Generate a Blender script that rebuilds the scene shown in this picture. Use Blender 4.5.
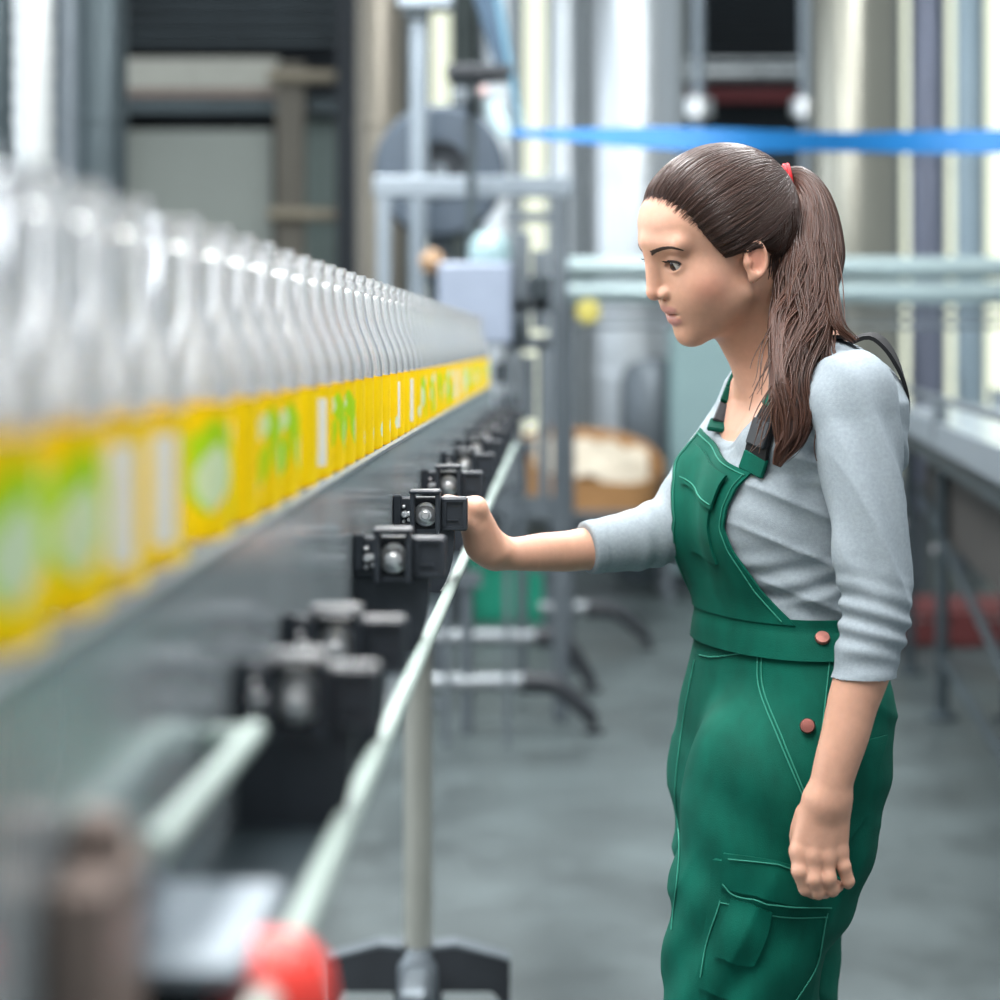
import bpy, math, random
import numpy as np
from mathutils import Matrix, Vector

for _o in list(bpy.data.objects):
    bpy.data.objects.remove(_o)
SC = bpy.context.scene
COL = SC.collection
random.seed(7)
rng = np.random.default_rng(7)
PI = math.pi

# ------------------------------------------------------------------ camera
FPX, CAMZ, HY = 2083.3, 1.37, 345.0
cd = bpy.data.cameras.new('camera')
cam = bpy.data.objects.new('camera', cd)
COL.objects.link(cam)
cam.location = (0, 0, CAMZ)
cam.rotation_euler = (PI / 2, 0, 0)
cd.sensor_fit = 'HORIZONTAL'
cd.sensor_width = 36.0
cd.lens = 75.0
cd.shift_y = -(500 - HY) / 1000.0
cd.clip_start = 0.05
cd.dof.use_dof = True
cd.dof.focus_distance = 2.30
cd.dof.aperture_fstop = 75.0 / 24.0
SC.camera = cam

# ------------------------------------------------------------------ world, lamps, exposure
SC.view_settings.view_transform = 'Standard'
SC.view_settings.look = 'None'
SC.view_settings.gamma = 1.0
SC.view_settings.exposure = 0.50
w = bpy.data.worlds.new('daylight')
SC.world = w
w.use_nodes = True
bgn = w.node_tree.nodes['Background']
bgn.inputs[0].default_value = (0.86, 0.95, 1.0, 1)
bgn.inputs[1].default_value = 0.42


def lamp(name, loc, target, size, power, color=(1, 1, 1), sizey=None):
    l = bpy.data.lights.new(name, 'AREA')
    l.shape = 'RECTANGLE'
    l.size = size
    l.size_y = sizey or size
    l.energy = power
    l.color = color
    o = bpy.data.objects.new(name, l)
    o.location = loc
    d = Vector(target) - Vector(loc)
    o.rotation_euler = d.to_track_quat('-Z', 'Y').to_euler()
    COL.objects.link(o)
    return o


# the hall's overhead lamps, and daylight from the added windows out of view at left
lamp('ceiling_lamp', (-0.5, 0.2, 4.4), (0.2, 2.3, 1.2), 1.4, 65, (1, 0.98, 0.95), 3.0)
lamp('ceiling_lamp', (1.2, 5.0, 5.2), (1.0, 5.2, 0), 2.0, 120, (0.93, 0.98, 1.0), 4.0)
lamp('ceiling_lamp', (-1.2, 9.0, 5.6), (0, 9.5, 0), 2.5, 200, (0.93, 0.98, 1.0), 5.0)
lamp('daylight_lamp', (-4.6, 2.0, 2.8), (0.3, 2.4, 1.2), 1.8, 70, (0.95, 0.99, 1.0), 2.4)


for x_ in (-2.6, -.45, 1.2):                       # strip lights added overhead for bright streaks in glass and steel
    o_ = lamp('strip_lamp', (x_, 4.6, 3.2 if x_ == -.45 else 4.2), (x_, 4.6, 0), .24, 165, (1, 1, 1), 8.6)
    o_.rotation_euler = (0, 0, 0)

# ------------------------------------------------------------------ helpers
def W(px, py, Y):
    return np.array([(px - 500.0) * Y / FPX, Y, CAMZ - (py - HY) * Y / FPX])


def zpx(py, Y=2.4):
    return CAMZ - (py - HY) * Y / FPX


CY = 0.0288
cA, sA = math.cos(CY), math.sin(CY)


def K(u, v, z):                       # conveyor coordinates to world
    return (u * cA + v * sA, -u * sA + v * cA, z)


def lin(c):
    return tuple((x / 12.92 if x <= 0.04045 else ((x + 0.055) / 1.055) ** 2.4) for x in (v / 255.0 for v in c))


MATS = {}


def mat(name, col, rough=0.5, metal=0.0, var=0.0, scale=8.0, bump=0.0, bscale=60.0, stretch=(1, 1, 1), rvar=0.0,
        trans=0.0, ior=1.45, emit=0.0, attr=None, sss=0.0, coat=0.0, sheen=0.0, srgb=True):
    if name in MATS:
        return MATS[name]
    m = bpy.data.materials.new(name)
    m.use_nodes = True
    nt = m.node_tree
    b = nt.nodes['Principled BSDF']
    c = lin(col) if srgb else col
    b.inputs['Base Color'].default_value = (*c, 1)
    b.inputs['Roughness'].default_value = rough
    b.inputs['Metallic'].default_value = metal
    b.inputs['IOR'].default_value = ior
    b.inputs['Transmission Weight'].default_value = trans
    b.inputs['Coat Weight'].default_value = coat
    b.inputs['Sheen Weight'].default_value = sheen
    if sss:
        b.inputs['Subsurface Weight'].default_value = sss
        b.inputs['Subsurface Radius'].default_value = (1.0, 0.35, 0.18)
        b.inputs['Subsurface Scale'].default_value = 0.008
    if emit:
        b.inputs['Emission Color'].default_value = (*c, 1)
        b.inputs['Emission Strength'].default_value = emit
    tc = nt.nodes.new('ShaderNodeTexCoord')
    mp = nt.nodes.new('ShaderNodeMapping')
    mp.inputs['Scale'].default_value = stretch
    nt.links.new(tc.outputs['Object'], mp.inputs['Vector'])
    src = None
    if attr:
        a = nt.nodes.new('ShaderNodeAttribute')
        a.attribute_name = attr
        src = a.outputs['Color']
        nt.links.new(src, b.inputs['Base Color'])
    if var or rvar:
        n = nt.nodes.new('ShaderNodeTexNoise')
        n.inputs['Scale'].default_value = scale
        n.inputs['Detail'].default_value = 5
        n.inputs['Roughness'].default_value = 0.6
        nt.links.new(mp.outputs[0], n.inputs['Vector'])
        if var:
            mr = nt.nodes.new('ShaderNodeMapRange')
            mr.inputs['From Min'].default_value = 0.3
            mr.inputs['From Max'].default_value = 0.7
            mr.inputs['To Min'].default_value = 1 - var
            mr.inputs['To Max'].default_value = 1 + var
            nt.links.new(n.outputs['Fac'], mr.inputs['Value'])
            mx = nt.nodes.new('ShaderNodeVectorMath')
            mx.operation = 'SCALE'
            if src:
                nt.links.new(src, mx.inputs[0])
            else:
                mx.inputs[0].default_value = c
            nt.links.new(mr.outputs[0], mx.inputs['Scale'])
            nt.links.new(mx.outputs[0], b.inputs['Base Color'])
        if rvar:
            mr = nt.nodes.new('ShaderNodeMapRange')
            mr.inputs['From Min'].default_value = 0.3
            mr.inputs['From Max'].default_value = 0.7
            mr.inputs['To Min'].default_value = max(0.02, rough - rvar)
            mr.inputs['To Max'].default_value = min(1, rough + rvar)
            nt.links.new(n.outputs['Fac'], mr.inputs['Value'])
            nt.links.new(mr.outputs[0], b.inputs['Roughness'])
    if bump:
        n2 = nt.nodes.new('ShaderNodeTexNoise')
        n2.inputs['Scale'].default_value = bscale
        n2.inputs['Detail'].default_value = 4
        nt.links.new(mp.outputs[0], n2.inputs['Vector'])
        bp = nt.nodes.new('ShaderNodeBump')
        bp.inputs['Strength'].default_value = bump
        bp.inputs['Distance'].default_value = 0.002
        nt.links.new(n2.outputs['Fac'], bp.inputs['Height'])
        nt.links.new(bp.outputs[0], b.inputs['Normal'])
    MATS[name] = m
    return m


OFF = {}


class MB:
    """collects shapes in world coordinates, becomes one mesh object"""

    def __init__(self):
        self.v, self.f = [], []

    def add(self, vs, fs):
        n = len(self.v)
        self.v += [tuple(map(float, p)) for p in vs]
        self.f += [tuple(i + n for i in q) for q in fs]
        return self

    def box(self, x0, x1, y0, y1, z0, z1, T=None, bev=0.0):
        if bev <= 0:
            vs = [(x, y, z) for x in (x0, x1) for y in (y0, y1) for z in (z0, z1)]
            fs = [(0, 1, 3, 2), (4, 6, 7, 5), (0, 4, 5, 1), (2, 3, 7, 6), (0, 2, 6, 4), (1, 5, 7, 3)]
        else:
            b = min(bev, (x1 - x0) * .45, (y1 - y0) * .45, (z1 - z0) * .45)
            vs, idx = [], {}
            for i, (x, sx) in enumerate(((x0, 1), (x1, -1))):
                for j, (y, sy) in enumerate(((y0, 1), (y1, -1))):
                    for k, (z, sz) in enumerate(((z0, 1), (z1, -1))):
                        for a in range(3):
                            p = [x + sx * b, y + sy * b, z + sz * b]
                            p[a] = (x, y, z)[a]
                            idx[i, j, k, a] = len(vs)
                            vs.append(tuple(p))
            fs = []
            for s in (0, 1):
                fs.append([idx[s, 0, 0, 0], idx[s, 1, 0, 0], idx[s, 1, 1, 0], idx[s, 0, 1, 0]])
                fs.append([idx[0, s, 0, 1], idx[1, s, 0, 1], idx[1, s, 1, 1], idx[0, s, 1, 1]])
                fs.append([idx[0, 0, s, 2], idx[1, 0, s, 2], idx[1, 1, s, 2], idx[0, 1, s, 2]])
            for s in (0, 1):
                for t in (0, 1):
                    fs.append([idx[0, s, t, 1], idx[1, s, t, 1], idx[1, s, t, 2], idx[0, s, t, 2]])
                    fs.append([idx[s, 0, t, 0], idx[s, 1, t, 0], idx[s, 1, t, 2], idx[s, 0, t, 2]])
                    fs.append([idx[s, t, 0, 0], idx[s, t, 1, 0], idx[s, t, 1, 1], idx[s, t, 0, 1]])
            for i in (0, 1):
                for j in (0, 1):
                    for k in (0, 1):
                        fs.append([idx[i, j, k, a] for a in range(3)])
        if T:
            vs = [T(*p) for p in vs]
        return self.add(vs, fs)

    def lathe(self, prof, c, axis=(0, 0, 1), n=24, cap=True):
        """prof: list of (r, h) along the axis from c"""
        a = np.array(axis, float)
        a /= np.linalg.norm(a)
        t = np.array([1, 0, 0]) if abs(a[0]) < .8 else np.array([0, 1, 0])
        e1 = np.cross(a, t)
        e1 /= np.linalg.norm(e1)
        e2 = np.cross(a, e1)
        c = np.array(c, float)
        vs, fs = [], []
        for r, h in prof:
            for k in range(n):
                th = 2 * PI * k / n
                vs.append(c + a * h + r * (math.cos(th) * e1 + math.sin(th) * e2))
        for i in range(len(prof) - 1):
            for k in range(n):
                k2 = (k + 1) % n
                fs.append((i * n + k, i * n + k2, (i + 1) * n + k2, (i + 1) * n + k))
        if cap:
            fs.append(tuple(range(n - 1, -1, -1)))
            fs.append(tuple((len(prof) - 1) * n + k for k in range(n)))
        return self.add(vs, fs)

    def tube(self, pts, r, n=10, cap=True, flat=None):
        """round tube along a path; r a number or list"""
        P = np.array(pts, float)
        m = len(P)
        R = np.full(m, r) if np.isscalar(r) else np.array(r, float)
        T = np.gradient(P, axis=0)
        T /= np.linalg.norm(T, axis=1)[:, None] + 1e-12
        up = np.array([0, 0, 1.0])
        if abs(T[0] @ up) > .9:
            up = np.array([1.0, 0, 0])
        vs, fs = [], []
        N = np.cross(T[0], up)
        N /= np.linalg.norm(N)
        for i in range(m):
            N = N - T[i] * (N @ T[i])
            N /= np.linalg.norm(N) + 1e-12
            Bn = np.cross(T[i], N)
            for k in range(n):
                th = 2 * PI * k / n
                vs.append(P[i] + R[i] * (math.cos(th) * N + math.sin(th) * Bn))
        for i in range(m - 1):
            for k in range(n):
                k2 = (k + 1) % n
                fs.append((i * n + k, i * n + k2, (i + 1) * n + k2, (i + 1) * n + k))
        if cap:
            fs.append(tuple(range(n - 1, -1, -1)))
            fs.append(tuple((m - 1) * n + k for k in range(n)))
        return self.add(vs, fs)

    def prism(self, poly, y0, y1, T=None):
        """poly in (x, z), extruded along y"""
        n = len(poly)
        vs = [(x, y0, z) for x, z in poly] + [(x, y1, z) for x, z in poly]
        fs = [tuple(range(n)), tuple(range(2 * n - 1, n - 1, -1))]
        fs += [(i, (i + 1) % n + 0, (i + 1) % n + n, i + n) for i in range(n)]
        if T:
            vs = [T(*p) for p in vs]
        return self.add(vs, fs)


def link(name, V, F, m, parent=None, smooth=True, kind=None, cols=None, angle=40):
    V = np.asarray(V, float).reshape(-1, 3)
    if parent is None:
        off = np.array([(V[:, 0].min() + V[:, 0].max()) / 2, (V[:, 1].min() + V[:, 1].max()) / 2, V[:, 2].min()])
    else:
        off = OFF[parent]
    me = bpy.data.meshes.new(name)
    if isinstance(F, np.ndarray):
        F = F.tolist()
    me.from_pydata((V - off).tolist(), [], F)
    if cols is not None:
        a = me.color_attributes.new('col', 'FLOAT_COLOR', 'POINT')
        a.data.foreach_set('color', np.concatenate([cols, np.ones((len(cols), 1))], 1).astype(np.float32).ravel())
    me.materials.append(m)
    o = bpy.data.objects.new(name, me)
    COL.objects.link(o)
    if smooth:
        me.polygons.foreach_set('use_smooth', np.ones(len(me.polygons), bool))
        if angle and hasattr(me, 'set_sharp_from_angle'):
            me.set_sharp_from_angle(angle=math.radians(angle))
    if parent is None:
        o.location = off
        OFF[o] = off
    else:
        o.parent = parent
        OFF[o] = OFF[parent]
    if kind:
        o['kind'] = kind
    return o


def obj(name, mb, m, parent=None, **kw):
    return link(name, mb.v, mb.f, m, parent, **kw)


def tag(o, label, cat, group=None):
    o['label'] = label
    o['category'] = cat
    if group:
        o['group'] = group
    return o


def thing(name, label, cat, loc, group=None):
    o = bpy.data.objects.new(name, None)
    o.empty_display_size = 0.1
    COL.objects.link(o)
    o.location = loc
    OFF[o] = np.array(loc, float)
    return tag(o, label, cat, group)


def dup(root, loc, rotz, label, group=None):
    r = root.copy()
    COL.objects.link(r)
    r.location = loc
    r.rotation_euler = (0, 0, rotz)
    r['label'] = label
    if group:
        r['group'] = group
    for ch in list(root.children):
        c = ch.copy()
        COL.objects.link(c)
        c.parent = r
        for g in list(ch.children):
            d = g.copy()
            COL.objects.link(d)
            d.parent = c
    return r


def spline(pts, n):
    """Catmull-Rom through pts"""
    P = np.array(pts, float)
    P = np.vstack([2 * P[0] - P[1], P, 2 * P[-1] - P[-2]])
    out = []
    m = len(P) - 3
    for t in np.linspace(0, m - 1e-9, n):
        i = int(t)
        u = t - i
        a, b, c, d = P[i:i + 4]
        out.append(.5 * ((2 * b) + (-a + c) * u + (2 * a - 5 * b + 4 * c - d) * u * u + (-a + 3 * b - 3 * c + d) * u ** 3))
    return np.array(out)


# ------------------------------------------------------------------ materials
M_steel = mat('stainless_steel', (205, 210, 212), .32, .9, var=.12, scale=3, stretch=(3, 3, .3), rvar=.08)
M_steelb = mat('brushed_steel_plate', (200, 210, 214), .22, .62, var=.10, scale=5, rvar=.04)
M_steeld = mat('grey_painted_steel', (98, 106, 112), .4, .5, var=.1, scale=5)
M_lsteel = mat('light_satin_steel', (124, 134, 142), .42, .35, var=.06, scale=4)
M_black = mat('black_plastic', (44, 49, 56), .42, 0, var=.15, scale=20, bump=.15, bscale=300)
M_rubber = mat('dark_rubber', (36, 40, 45), .55, 0, var=.2, scale=12)
M_bolt = mat('zinc_bolt', (225, 226, 228), .3, .7, var=.1, scale=60)
M_wear = mat('pale_wear_strip', (150, 164, 158), .45, 0, var=.08, scale=10)
M_belt = mat('conveyor_chain_plastic', (110, 116, 120), .5, .2, var=.15, scale=40)
M_glass = mat('clear_bottle_glass', (255, 255, 255), .04, 0, trans=.90, ior=1.45)
M_label = mat('printed_label', (255, 190, 0), .6, 0, attr='col', var=.03, scale=40)
M_label.node_tree.nodes['Principled BSDF'].inputs['Specular IOR Level'].default_value = .15
M_brown = mat('brown_grey_metal', (128, 112, 104), .5, .3, var=.2, scale=6)
M_tan = mat('tan_rail', (132, 124, 108), .5, .2, var=.12, scale=6)
M_dark = mat('dark_steel', (50, 60, 65), .45, .3, var=.25, scale=3)
M_dark2 = mat('near_black_recess', (28, 34, 40), .7, 0, var=.2, scale=3)
M_red = mat('red_plastic', (224, 62, 52), .4, 0, var=.06, scale=20)
M_blue = mat('blue_band', (0, 96, 156), .5, 0, var=.08, scale=6)
M_teal = mat('pale_teal_panel', (128, 154, 156), .5, .1, var=.06, scale=2)
M_green = mat('green_crate_plastic', (10, 122, 98), .45, 0, var=.1, scale=8)
M_card = mat('brown_cardboard', (166, 124, 80), .8, 0, var=.1, scale=7, bump=.1)
M_white = mat('white_wrap', (196, 186, 168), .7, 0, var=.08, scale=14)
# ------------------------------------------------------------------ the setting
M_floor = mat('worn_concrete', (58, 67, 68), .5, 0, var=.40, scale=2.6, bump=.15, bscale=14, stretch=(1, .8, 1), rvar=.12)
M_wall = mat('pale_hall_wall', (128, 137, 142), .7, 0, var=.05, scale=1)
M_pane = mat('daylit_window_pane', (246, 250, 226), .5, 0, emit=.7)
obj('wall_left', MB().box(-6.2, -6.0, -2.5, 16, 0, 6.5), M_wall, kind='structure', smooth=False)
M_day = mat('bright_daylight_pane', (240, 247, 255), .5, 0, emit=2.2)
M_sash = mat('window_sash', (150, 156, 158), .5)
for n in range(5):                                # glowing windows added out of view for bottles and steel to reflect
    y0 = -1.2 + n * 3.2
    wn = obj('window_%d' % (n + 6), MB().box(-6.0, -5.97, y0, y0 + 2.3, 1.2, 4.4), M_day, kind='structure', smooth=False)
    fb = MB()
    for k in range(4):
        fb.box(-5.97, -5.92, y0 + k * .75, y0 + k * .75 + .05, 1.2, 4.4)
    obj('window_sash', fb, M_sash, wn, smooth=False)
obj('floor', MB().box(-9, 9, -2.5, 16.2, -.1, 0), M_floor, kind='structure', smooth=False)
obj('wall_back', MB().box(-9, 9, 16.0, 16.2, 0, 6.5), M_wall, kind='structure', smooth=False)
for n, (a, b) in enumerate(((524, 546), (904, 912), (949, 956), (988, 1014), (431, 450)), 1):
    x0, x1 = W(a, 0, 15.95)[0], W(b, 0, 15.95)[0]
    obj('window_%d' % n, MB().box(x0, x1, 15.93, 16.0, .35, 5.6), M_pane, kind='structure', smooth=False)

# ------------------------------------------------------------------ bottle conveyor
conv = thing('bottle_conveyor', 'long grey steel conveyor carrying the row of bottles, black brackets along its side', 'conveyor', K(-.2, 3.0, 0))
V0, V1 = .32, 5.75
Z = lambda h: CAMZ + h
obj('side_plate', MB().box(-.1898, -.186, V0, V1, Z(-.315), Z(-.1130), K), M_steelb, conv, smooth=False)
obj('guide_rail', MB().box(-.1905, -.1835, V0, V1, Z(-.1130), Z(-.1095), K), M_lsteel, conv, smooth=False)
obj('back_plate', MB().box(-.262, -.258, V0, V1, Z(-.315), Z(-.105), K), M_steelb, conv, smooth=False)
ch = MB()
nl = 140
for i in range(nl):
    v = V0 + (V1 - V0) * i / nl
    ch.box(-.2578, -.19, v, v + (V1 - V0) / nl * .93, Z(-.146), Z(-.1335), K)
ch.box(-.2578, -.19, V0, V1, Z(-.155), Z(-.146), K)
obj('conveyor_chain', ch, M_belt, conv, smooth=False)
obj('bottom_pan', MB().box(-.262, -.186, V0, V1, Z(-.325), Z(-.315), K), M_steeld, conv, smooth=False)
ws = MB()
path = [K(-.1225, v, Z(-.272)) for v in np.linspace(V0, 5.7, 30)]
ws.tube(path, .0070, 12)
obj('wear_strip', ws, M_wear, conv)
obj('lower_ledge', MB().box(-.186, -.124, V0, V1, Z(-.283), Z(-.276), K), M_dark, conv, smooth=False)


def bracket(v, dz=0.0):
    Z = lambda h: CAMZ + h + dz
    b = MB()
    b.box(-.1855, -.103, v, v + .018, Z(-.207), Z(-.1695), K, .002)
    for h0, h1 in ((-.1745, -.1715), (-.205, -.2015)):
        b.box(-.131, -.107, v - .003, v + .002, Z(h0), Z(h1), K)
    b.box(-.131, -.1265, v - .003, v + .002, Z(-.2035), Z(-.173), K)
    b.box(-.108, -.104, v - .003, v + .002, Z(-.2045), Z(-.172), K)
    b.box(-.126, -.113, v - .002, v + .002, Z(-.1955), Z(-.194), K)
    b.box(-.1855, -.176, v - .006, v + .004, Z(-.2), Z(-.1665), K, .0015)
    poly = [(-.1855, Z(-.2)), (-.1180, Z(-.2)), (-.1180, Z(-.215))]
    for k in range(9):
        t = k / 8
        poly.append((-.1180 - .032 * (1 - math.cos(t * PI / 2)), Z(-.215 - .069 * math.sin(t * PI / 2))))
    poly.append((-.1855, Z(-.284)))
    b.prism(poly, v + .006, v + .024, K)
    if abs(v - 2.315) > .1:
        b.box(-.1855, -.14, v + .03, v + .09, Z(-.276), Z(-.21), K)
    r = obj('guide_bracket', b, M_black, conv, smooth=False)
    c = MB()
    c.box(-.1655, -.1605, v - .022, v + .004, Z(-.209), Z(-.1605), K, .001)
    c.box(-.1375, -.1325, v - .022, v + .004, Z(-.209), Z(-.1605), K, .001)
    c.box(-.1665, -.1315, v - .024, v + .004, Z(-.1645), Z(-.1600), K, .0015)
    c.box(-.1655, -.1325, v - .008, v + .002, Z(-.209), Z(-.204), K)
    obj('clamp', c, M_black, r, smooth=False)
    d = MB()
    ax = np.array(K(0, -1, 0))
    cc = K(-.149, v, Z(-.1885))
    d.lathe([(.0138, 0), (.0138, .003), (.0125, .0048), (.0108, .0052), (.0104, .009), (.0068, .0125), (.0052, .0128), (.005, .016), (.0036, .017)], cc, ax, 20)
    obj('bolt', d, M_bolt, r, angle=22)
    e = MB()
    for uu, hh, rr in ((-.1725, -.188, .0042), (-.168, -.1875, .003), (-.1735, -.1795, .002), (-.1735, -.196, .002), (-.1675, -.194, .0024)):
        e.lathe([(rr, 0), (rr, .008), (rr * .6, .01)], K(uu, v, Z(hh)), ax, 8)
    obj('screw', e, M_bolt, r)


for v in (1.184, 1.39, 1.87, 2.315, 2.79, 3.25, 3.70, 4.16, 4.62, 5.08, 5.54):
    bracket(v, -.013 if v < 1.5 else (-.003 if v < 2 else 0))

# near-end fittings (out of focus at lower left)
pb = MB()
pb.box(-.186, -.163, .74, .82, Z(-.275), Z(-.192), K, .006)
pb.lathe([(.011, 0), (.011, .012), (.008, .016)], K(-.174, .78, Z(-.192)), (0, 0, 1), 14)
obj('sensor_block', pb, M_brown, conv, smooth=False)
tr = MB().tube([K(-.166, .84, Z(-.205)), K(-.162, 1.10, Z(-.205))], .0065, 12)
tr.box(-.186, -.160, 1.07, 1.085, Z(-.212), Z(-.198), K, .003)
obj('tension_rod', tr, M_wear, conv)
ft = MB().box(-.186, -.128, .84, .97, Z(-.262), Z(-.25), K, .003)
ft.box(-.186, -.17, .84, .90, Z(-.25), Z(-.225), K, .003)
obj('fitting_plate', ft, M_lsteel, conv, smooth=False)
kc = K(-.125, .885, Z(-.330))
kn = MB().lathe([(.014, 0), (.026, .004), (.029, .015), (.029, .052), (.026, .066), (.018, .075), (.005, .079)], kc, (0, 0, 1), 24)
rk = obj('red_knob', kn, M_red, conv)
obj('collar', MB().box(-.165, -.146, .865, .905, Z(-.32), Z(-.262), K, .004), M_black, rk, smooth=False)

# supports under the conveyor
def support(px, Y):
    x = W(px, 0, Y)[0]
    p = obj('support_post', MB().lathe([(.029, 0), (.029, 1.05 - .10)], (x, Y, .10), n=24), mat('worn_tube_steel', (176, 176, 168), .35, .75, var=.2, scale=9, stretch=(1, 1, .2)), conv)
    obj('crosshead', MB().box(x - .05, x + .05, Y - .03, Y + .03, 1.03, 1.06), M_steeld, p, smooth=False)
    h = MB().lathe([(.05, .03), (.05, .13), (.036, .15), (.033, .16)], (x, Y, 0), n=20)
    h.box(x - .03, x + .03, Y - .20, Y - .03, .05, .13, bev=.012)
    h.lathe([(.025, 0), (.025, .012), (.01, .016), (.01, .05)], (x, Y - .17, 0), n=14)
    obj('foot_hub', h, M_steeld, p)
    for s in (-1, 1):
        poly = [(x + s * .03, .158), (x + s * .075, .163), (x + s * .185, .135), (x + s * .185, .055), (x + s * .165, .055), (x + s * .15, .075), (x + s * .05, .075), (x + s * .04, .05), (x + s * .03, .05)]
        if s < 0:
            poly = poly[::-1]
        l = MB().prism(poly, Y - .03, Y + .03)
        l.lathe([(.02, 0), (.02, .012), (.008, .016), (.008, .06)], (x + s * .175, Y, 0), n=14)
        obj('foot_leg', l, M_rubber, p, smooth=False)
        obj('leg_cap', MB().prism([(x + s * .03, .159), (x + s * .075, .164), (x + s * .186, .136), (x + s * .186, .14), (x + s * .075, .17), (x + s * .03, .165)][::s], Y - .031, Y + .031), M_steeld, p, smooth=False)


support(418, 4.2)

# ------------------------------------------------------------------ bottles
BR, BH = .0320, .219
zb = Z(-.1331)
prof = [(.024, 0), (.0300, .002), (BR, .007), (BR, .108), (.0317, .114), (.0300, .124), (.0262, .137), (.0205, .152), (.0160, .168), (.0138, .184),
        (.0130, .194), (.0130, .198), (.0152, .199), (.0155, .203), (.0140, .205), (.0134, .207), (.0134, .210), (.0146, .211), (.0148, .217), (.0138, .219)]
prof = [(r, h if h < .1 else .100 + (h - .100) * (.108 / .119)) for r, h in prof]
inner = [(max(r - .0026, .004), h) for r, h in prof[3:]]
inner = [(.0275, .006), (BR - .0026, .012)] + inner


def make_bottle(loc, label):
    t = thing('glass_bottle', label, 'bottle', loc, 'bottles on the conveyor')
    n = 32
    b = MB().lathe(prof + inner[::-1], loc, n=n, cap=False)
    m = len(prof) + len(inner)
    b.f.append(tuple(range(n - 1, -1, -1)))
    b.f.append(tuple((m - 1) * n + k for k in range(n)))
    obj('bottle_body', b, M_glass, t, angle=60)
    # the wrap-around label with its printed leaf shapes and white code panels
    nu, nv = 128, 40
    th = np.arange(nu) / nu * 2 * PI
    hh = np.linspace(.0215, .0995, nv)
    TH, HH = np.meshgrid(th, hh, indexing='ij')
    R = BR + .0004
    V = np.stack([loc[0] + R * np.cos(TH), loc[1] + R * np.sin(TH), loc[2] + HH], -1).reshape(-1, 3)
    F = [(i * nv + j, ((i + 1) % nu) * nv + j, ((i + 1) % nu) * nv + j + 1, i * nv + j + 1) for i in range(nu) for j in range(nv - 1)]
    Yc, Gc, Wc, Oc = (np.array(lin(c)) for c in ((255, 214, 0), (176, 220, 30), (212, 230, 190), (255, 202, 0)))
    C = np.tile(Yc, (nu * nv, 1))
    a = np.degrees(TH).ravel()
    s = .0325 + (HH.ravel() - .0215) * (.0725 / .078)

    def leaf(a0, s0, wa, hs, tilt, col):
        da, ds = (a - a0 + 180) % 360 - 180, s - s0
        da = da - tilt * ds * 1000
        k = np.abs(da) / wa + (np.abs(ds) / hs) ** 2
        C[k < 1] = col
    leaf(0, .072, 40, .026, .25, Gc)
    leaf(4, .066, 26, .018, .25, Wc)
    leaf(-38, .084, 18, .014, -.5, Gc)
    leaf(44, .090, 12, .008, .4, Wc)
    leaf(48, .058, 15, .020, .35, Gc)
    for a0, a1, s0, s1 in ((110, 142, .042, .095),):
        C[(a > a0) & (a < a1) & (s > s0) & (s < s1)] = lin((236, 236, 232))
    leaf(230, .052, 12, .008, 0, Wc)
    leaf(300, .085, 10, .009, .5, Wc)
    leaf(303, .062, 9, .016, .5, Gc)
    C[(s < .0345) | (s > .1025)] = Oc
    link('label', V, F, M_label, t, cols=C)
    return t


ORD = ('first second third fourth fifth sixth seventh eighth ninth tenth eleventh twelfth thirteenth fourteenth fifteenth sixteenth seventeenth eighteenth nineteenth twentieth').split()
TENS = {20: 'twenty', 30: 'thirty', 40: 'forty', 50: 'fifty'}


def ordn(n):
    if n <= 20:
        return ORD[n - 1]
    if n % 10 == 0:
        return {30: 'thirtieth', 40: 'fortieth', 50: 'fiftieth'}[n]
    return TENS[n // 10 * 10] + '-' + ORD[n % 10 - 1]


vs = [.765, .869, .958, 1.06, 1.206, 1.32, 1.42, 1.52, 1.64, 1.745, 1.845, 1.94, 2.035, 2.135, 2.24, 2.345, 2.45, 2.553]
while vs[-1] < 5.55:
    vs.append(vs[-1] + rng.uniform(.098, .106))
# which printed feature faces the camera: 0 leaf, 126 white panel, 180 plain, 303 small leaf
feat = [0, 0, 126, 126, 0, 180, 303, 303, 180, 126, 303, 303, 180, 180, 190, 185, 195, 126, 180, 120, 200, 0, 170, 10, 126, 303, 180, 0, 20, 180]
first = None
for i, v in enumerate(vs):
    lab = 'clear glass bottle with yellow label, %s from the near end of the row' % ordn(i + 1)
    loc = K(-.2235, v, zb)
    f = feat[i] if i < len(feat) else int(rng.integers(0, 360))
    view = math.degrees(math.atan2(loc[1], loc[0])) + 180          # towards the camera
    rz = math.radians(view + 40 - f)
    if first is None:
        first = make_bottle(loc, lab)
        first.rotation_euler = (0, 0, rz)
    else:
        dup(first, loc, rz, lab, 'bottles on the conveyor')
# ------------------------------------------------------------------ the hall behind
def pbox(mb, px0, px1, py0, py1, Y, depth, bev=0.0):
    a, b = W(px0, py1, Y), W(px1, py0, Y)
    return mb.box(a[0], b[0], Y, Y + depth, a[2], b[2], bev=bev)


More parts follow.
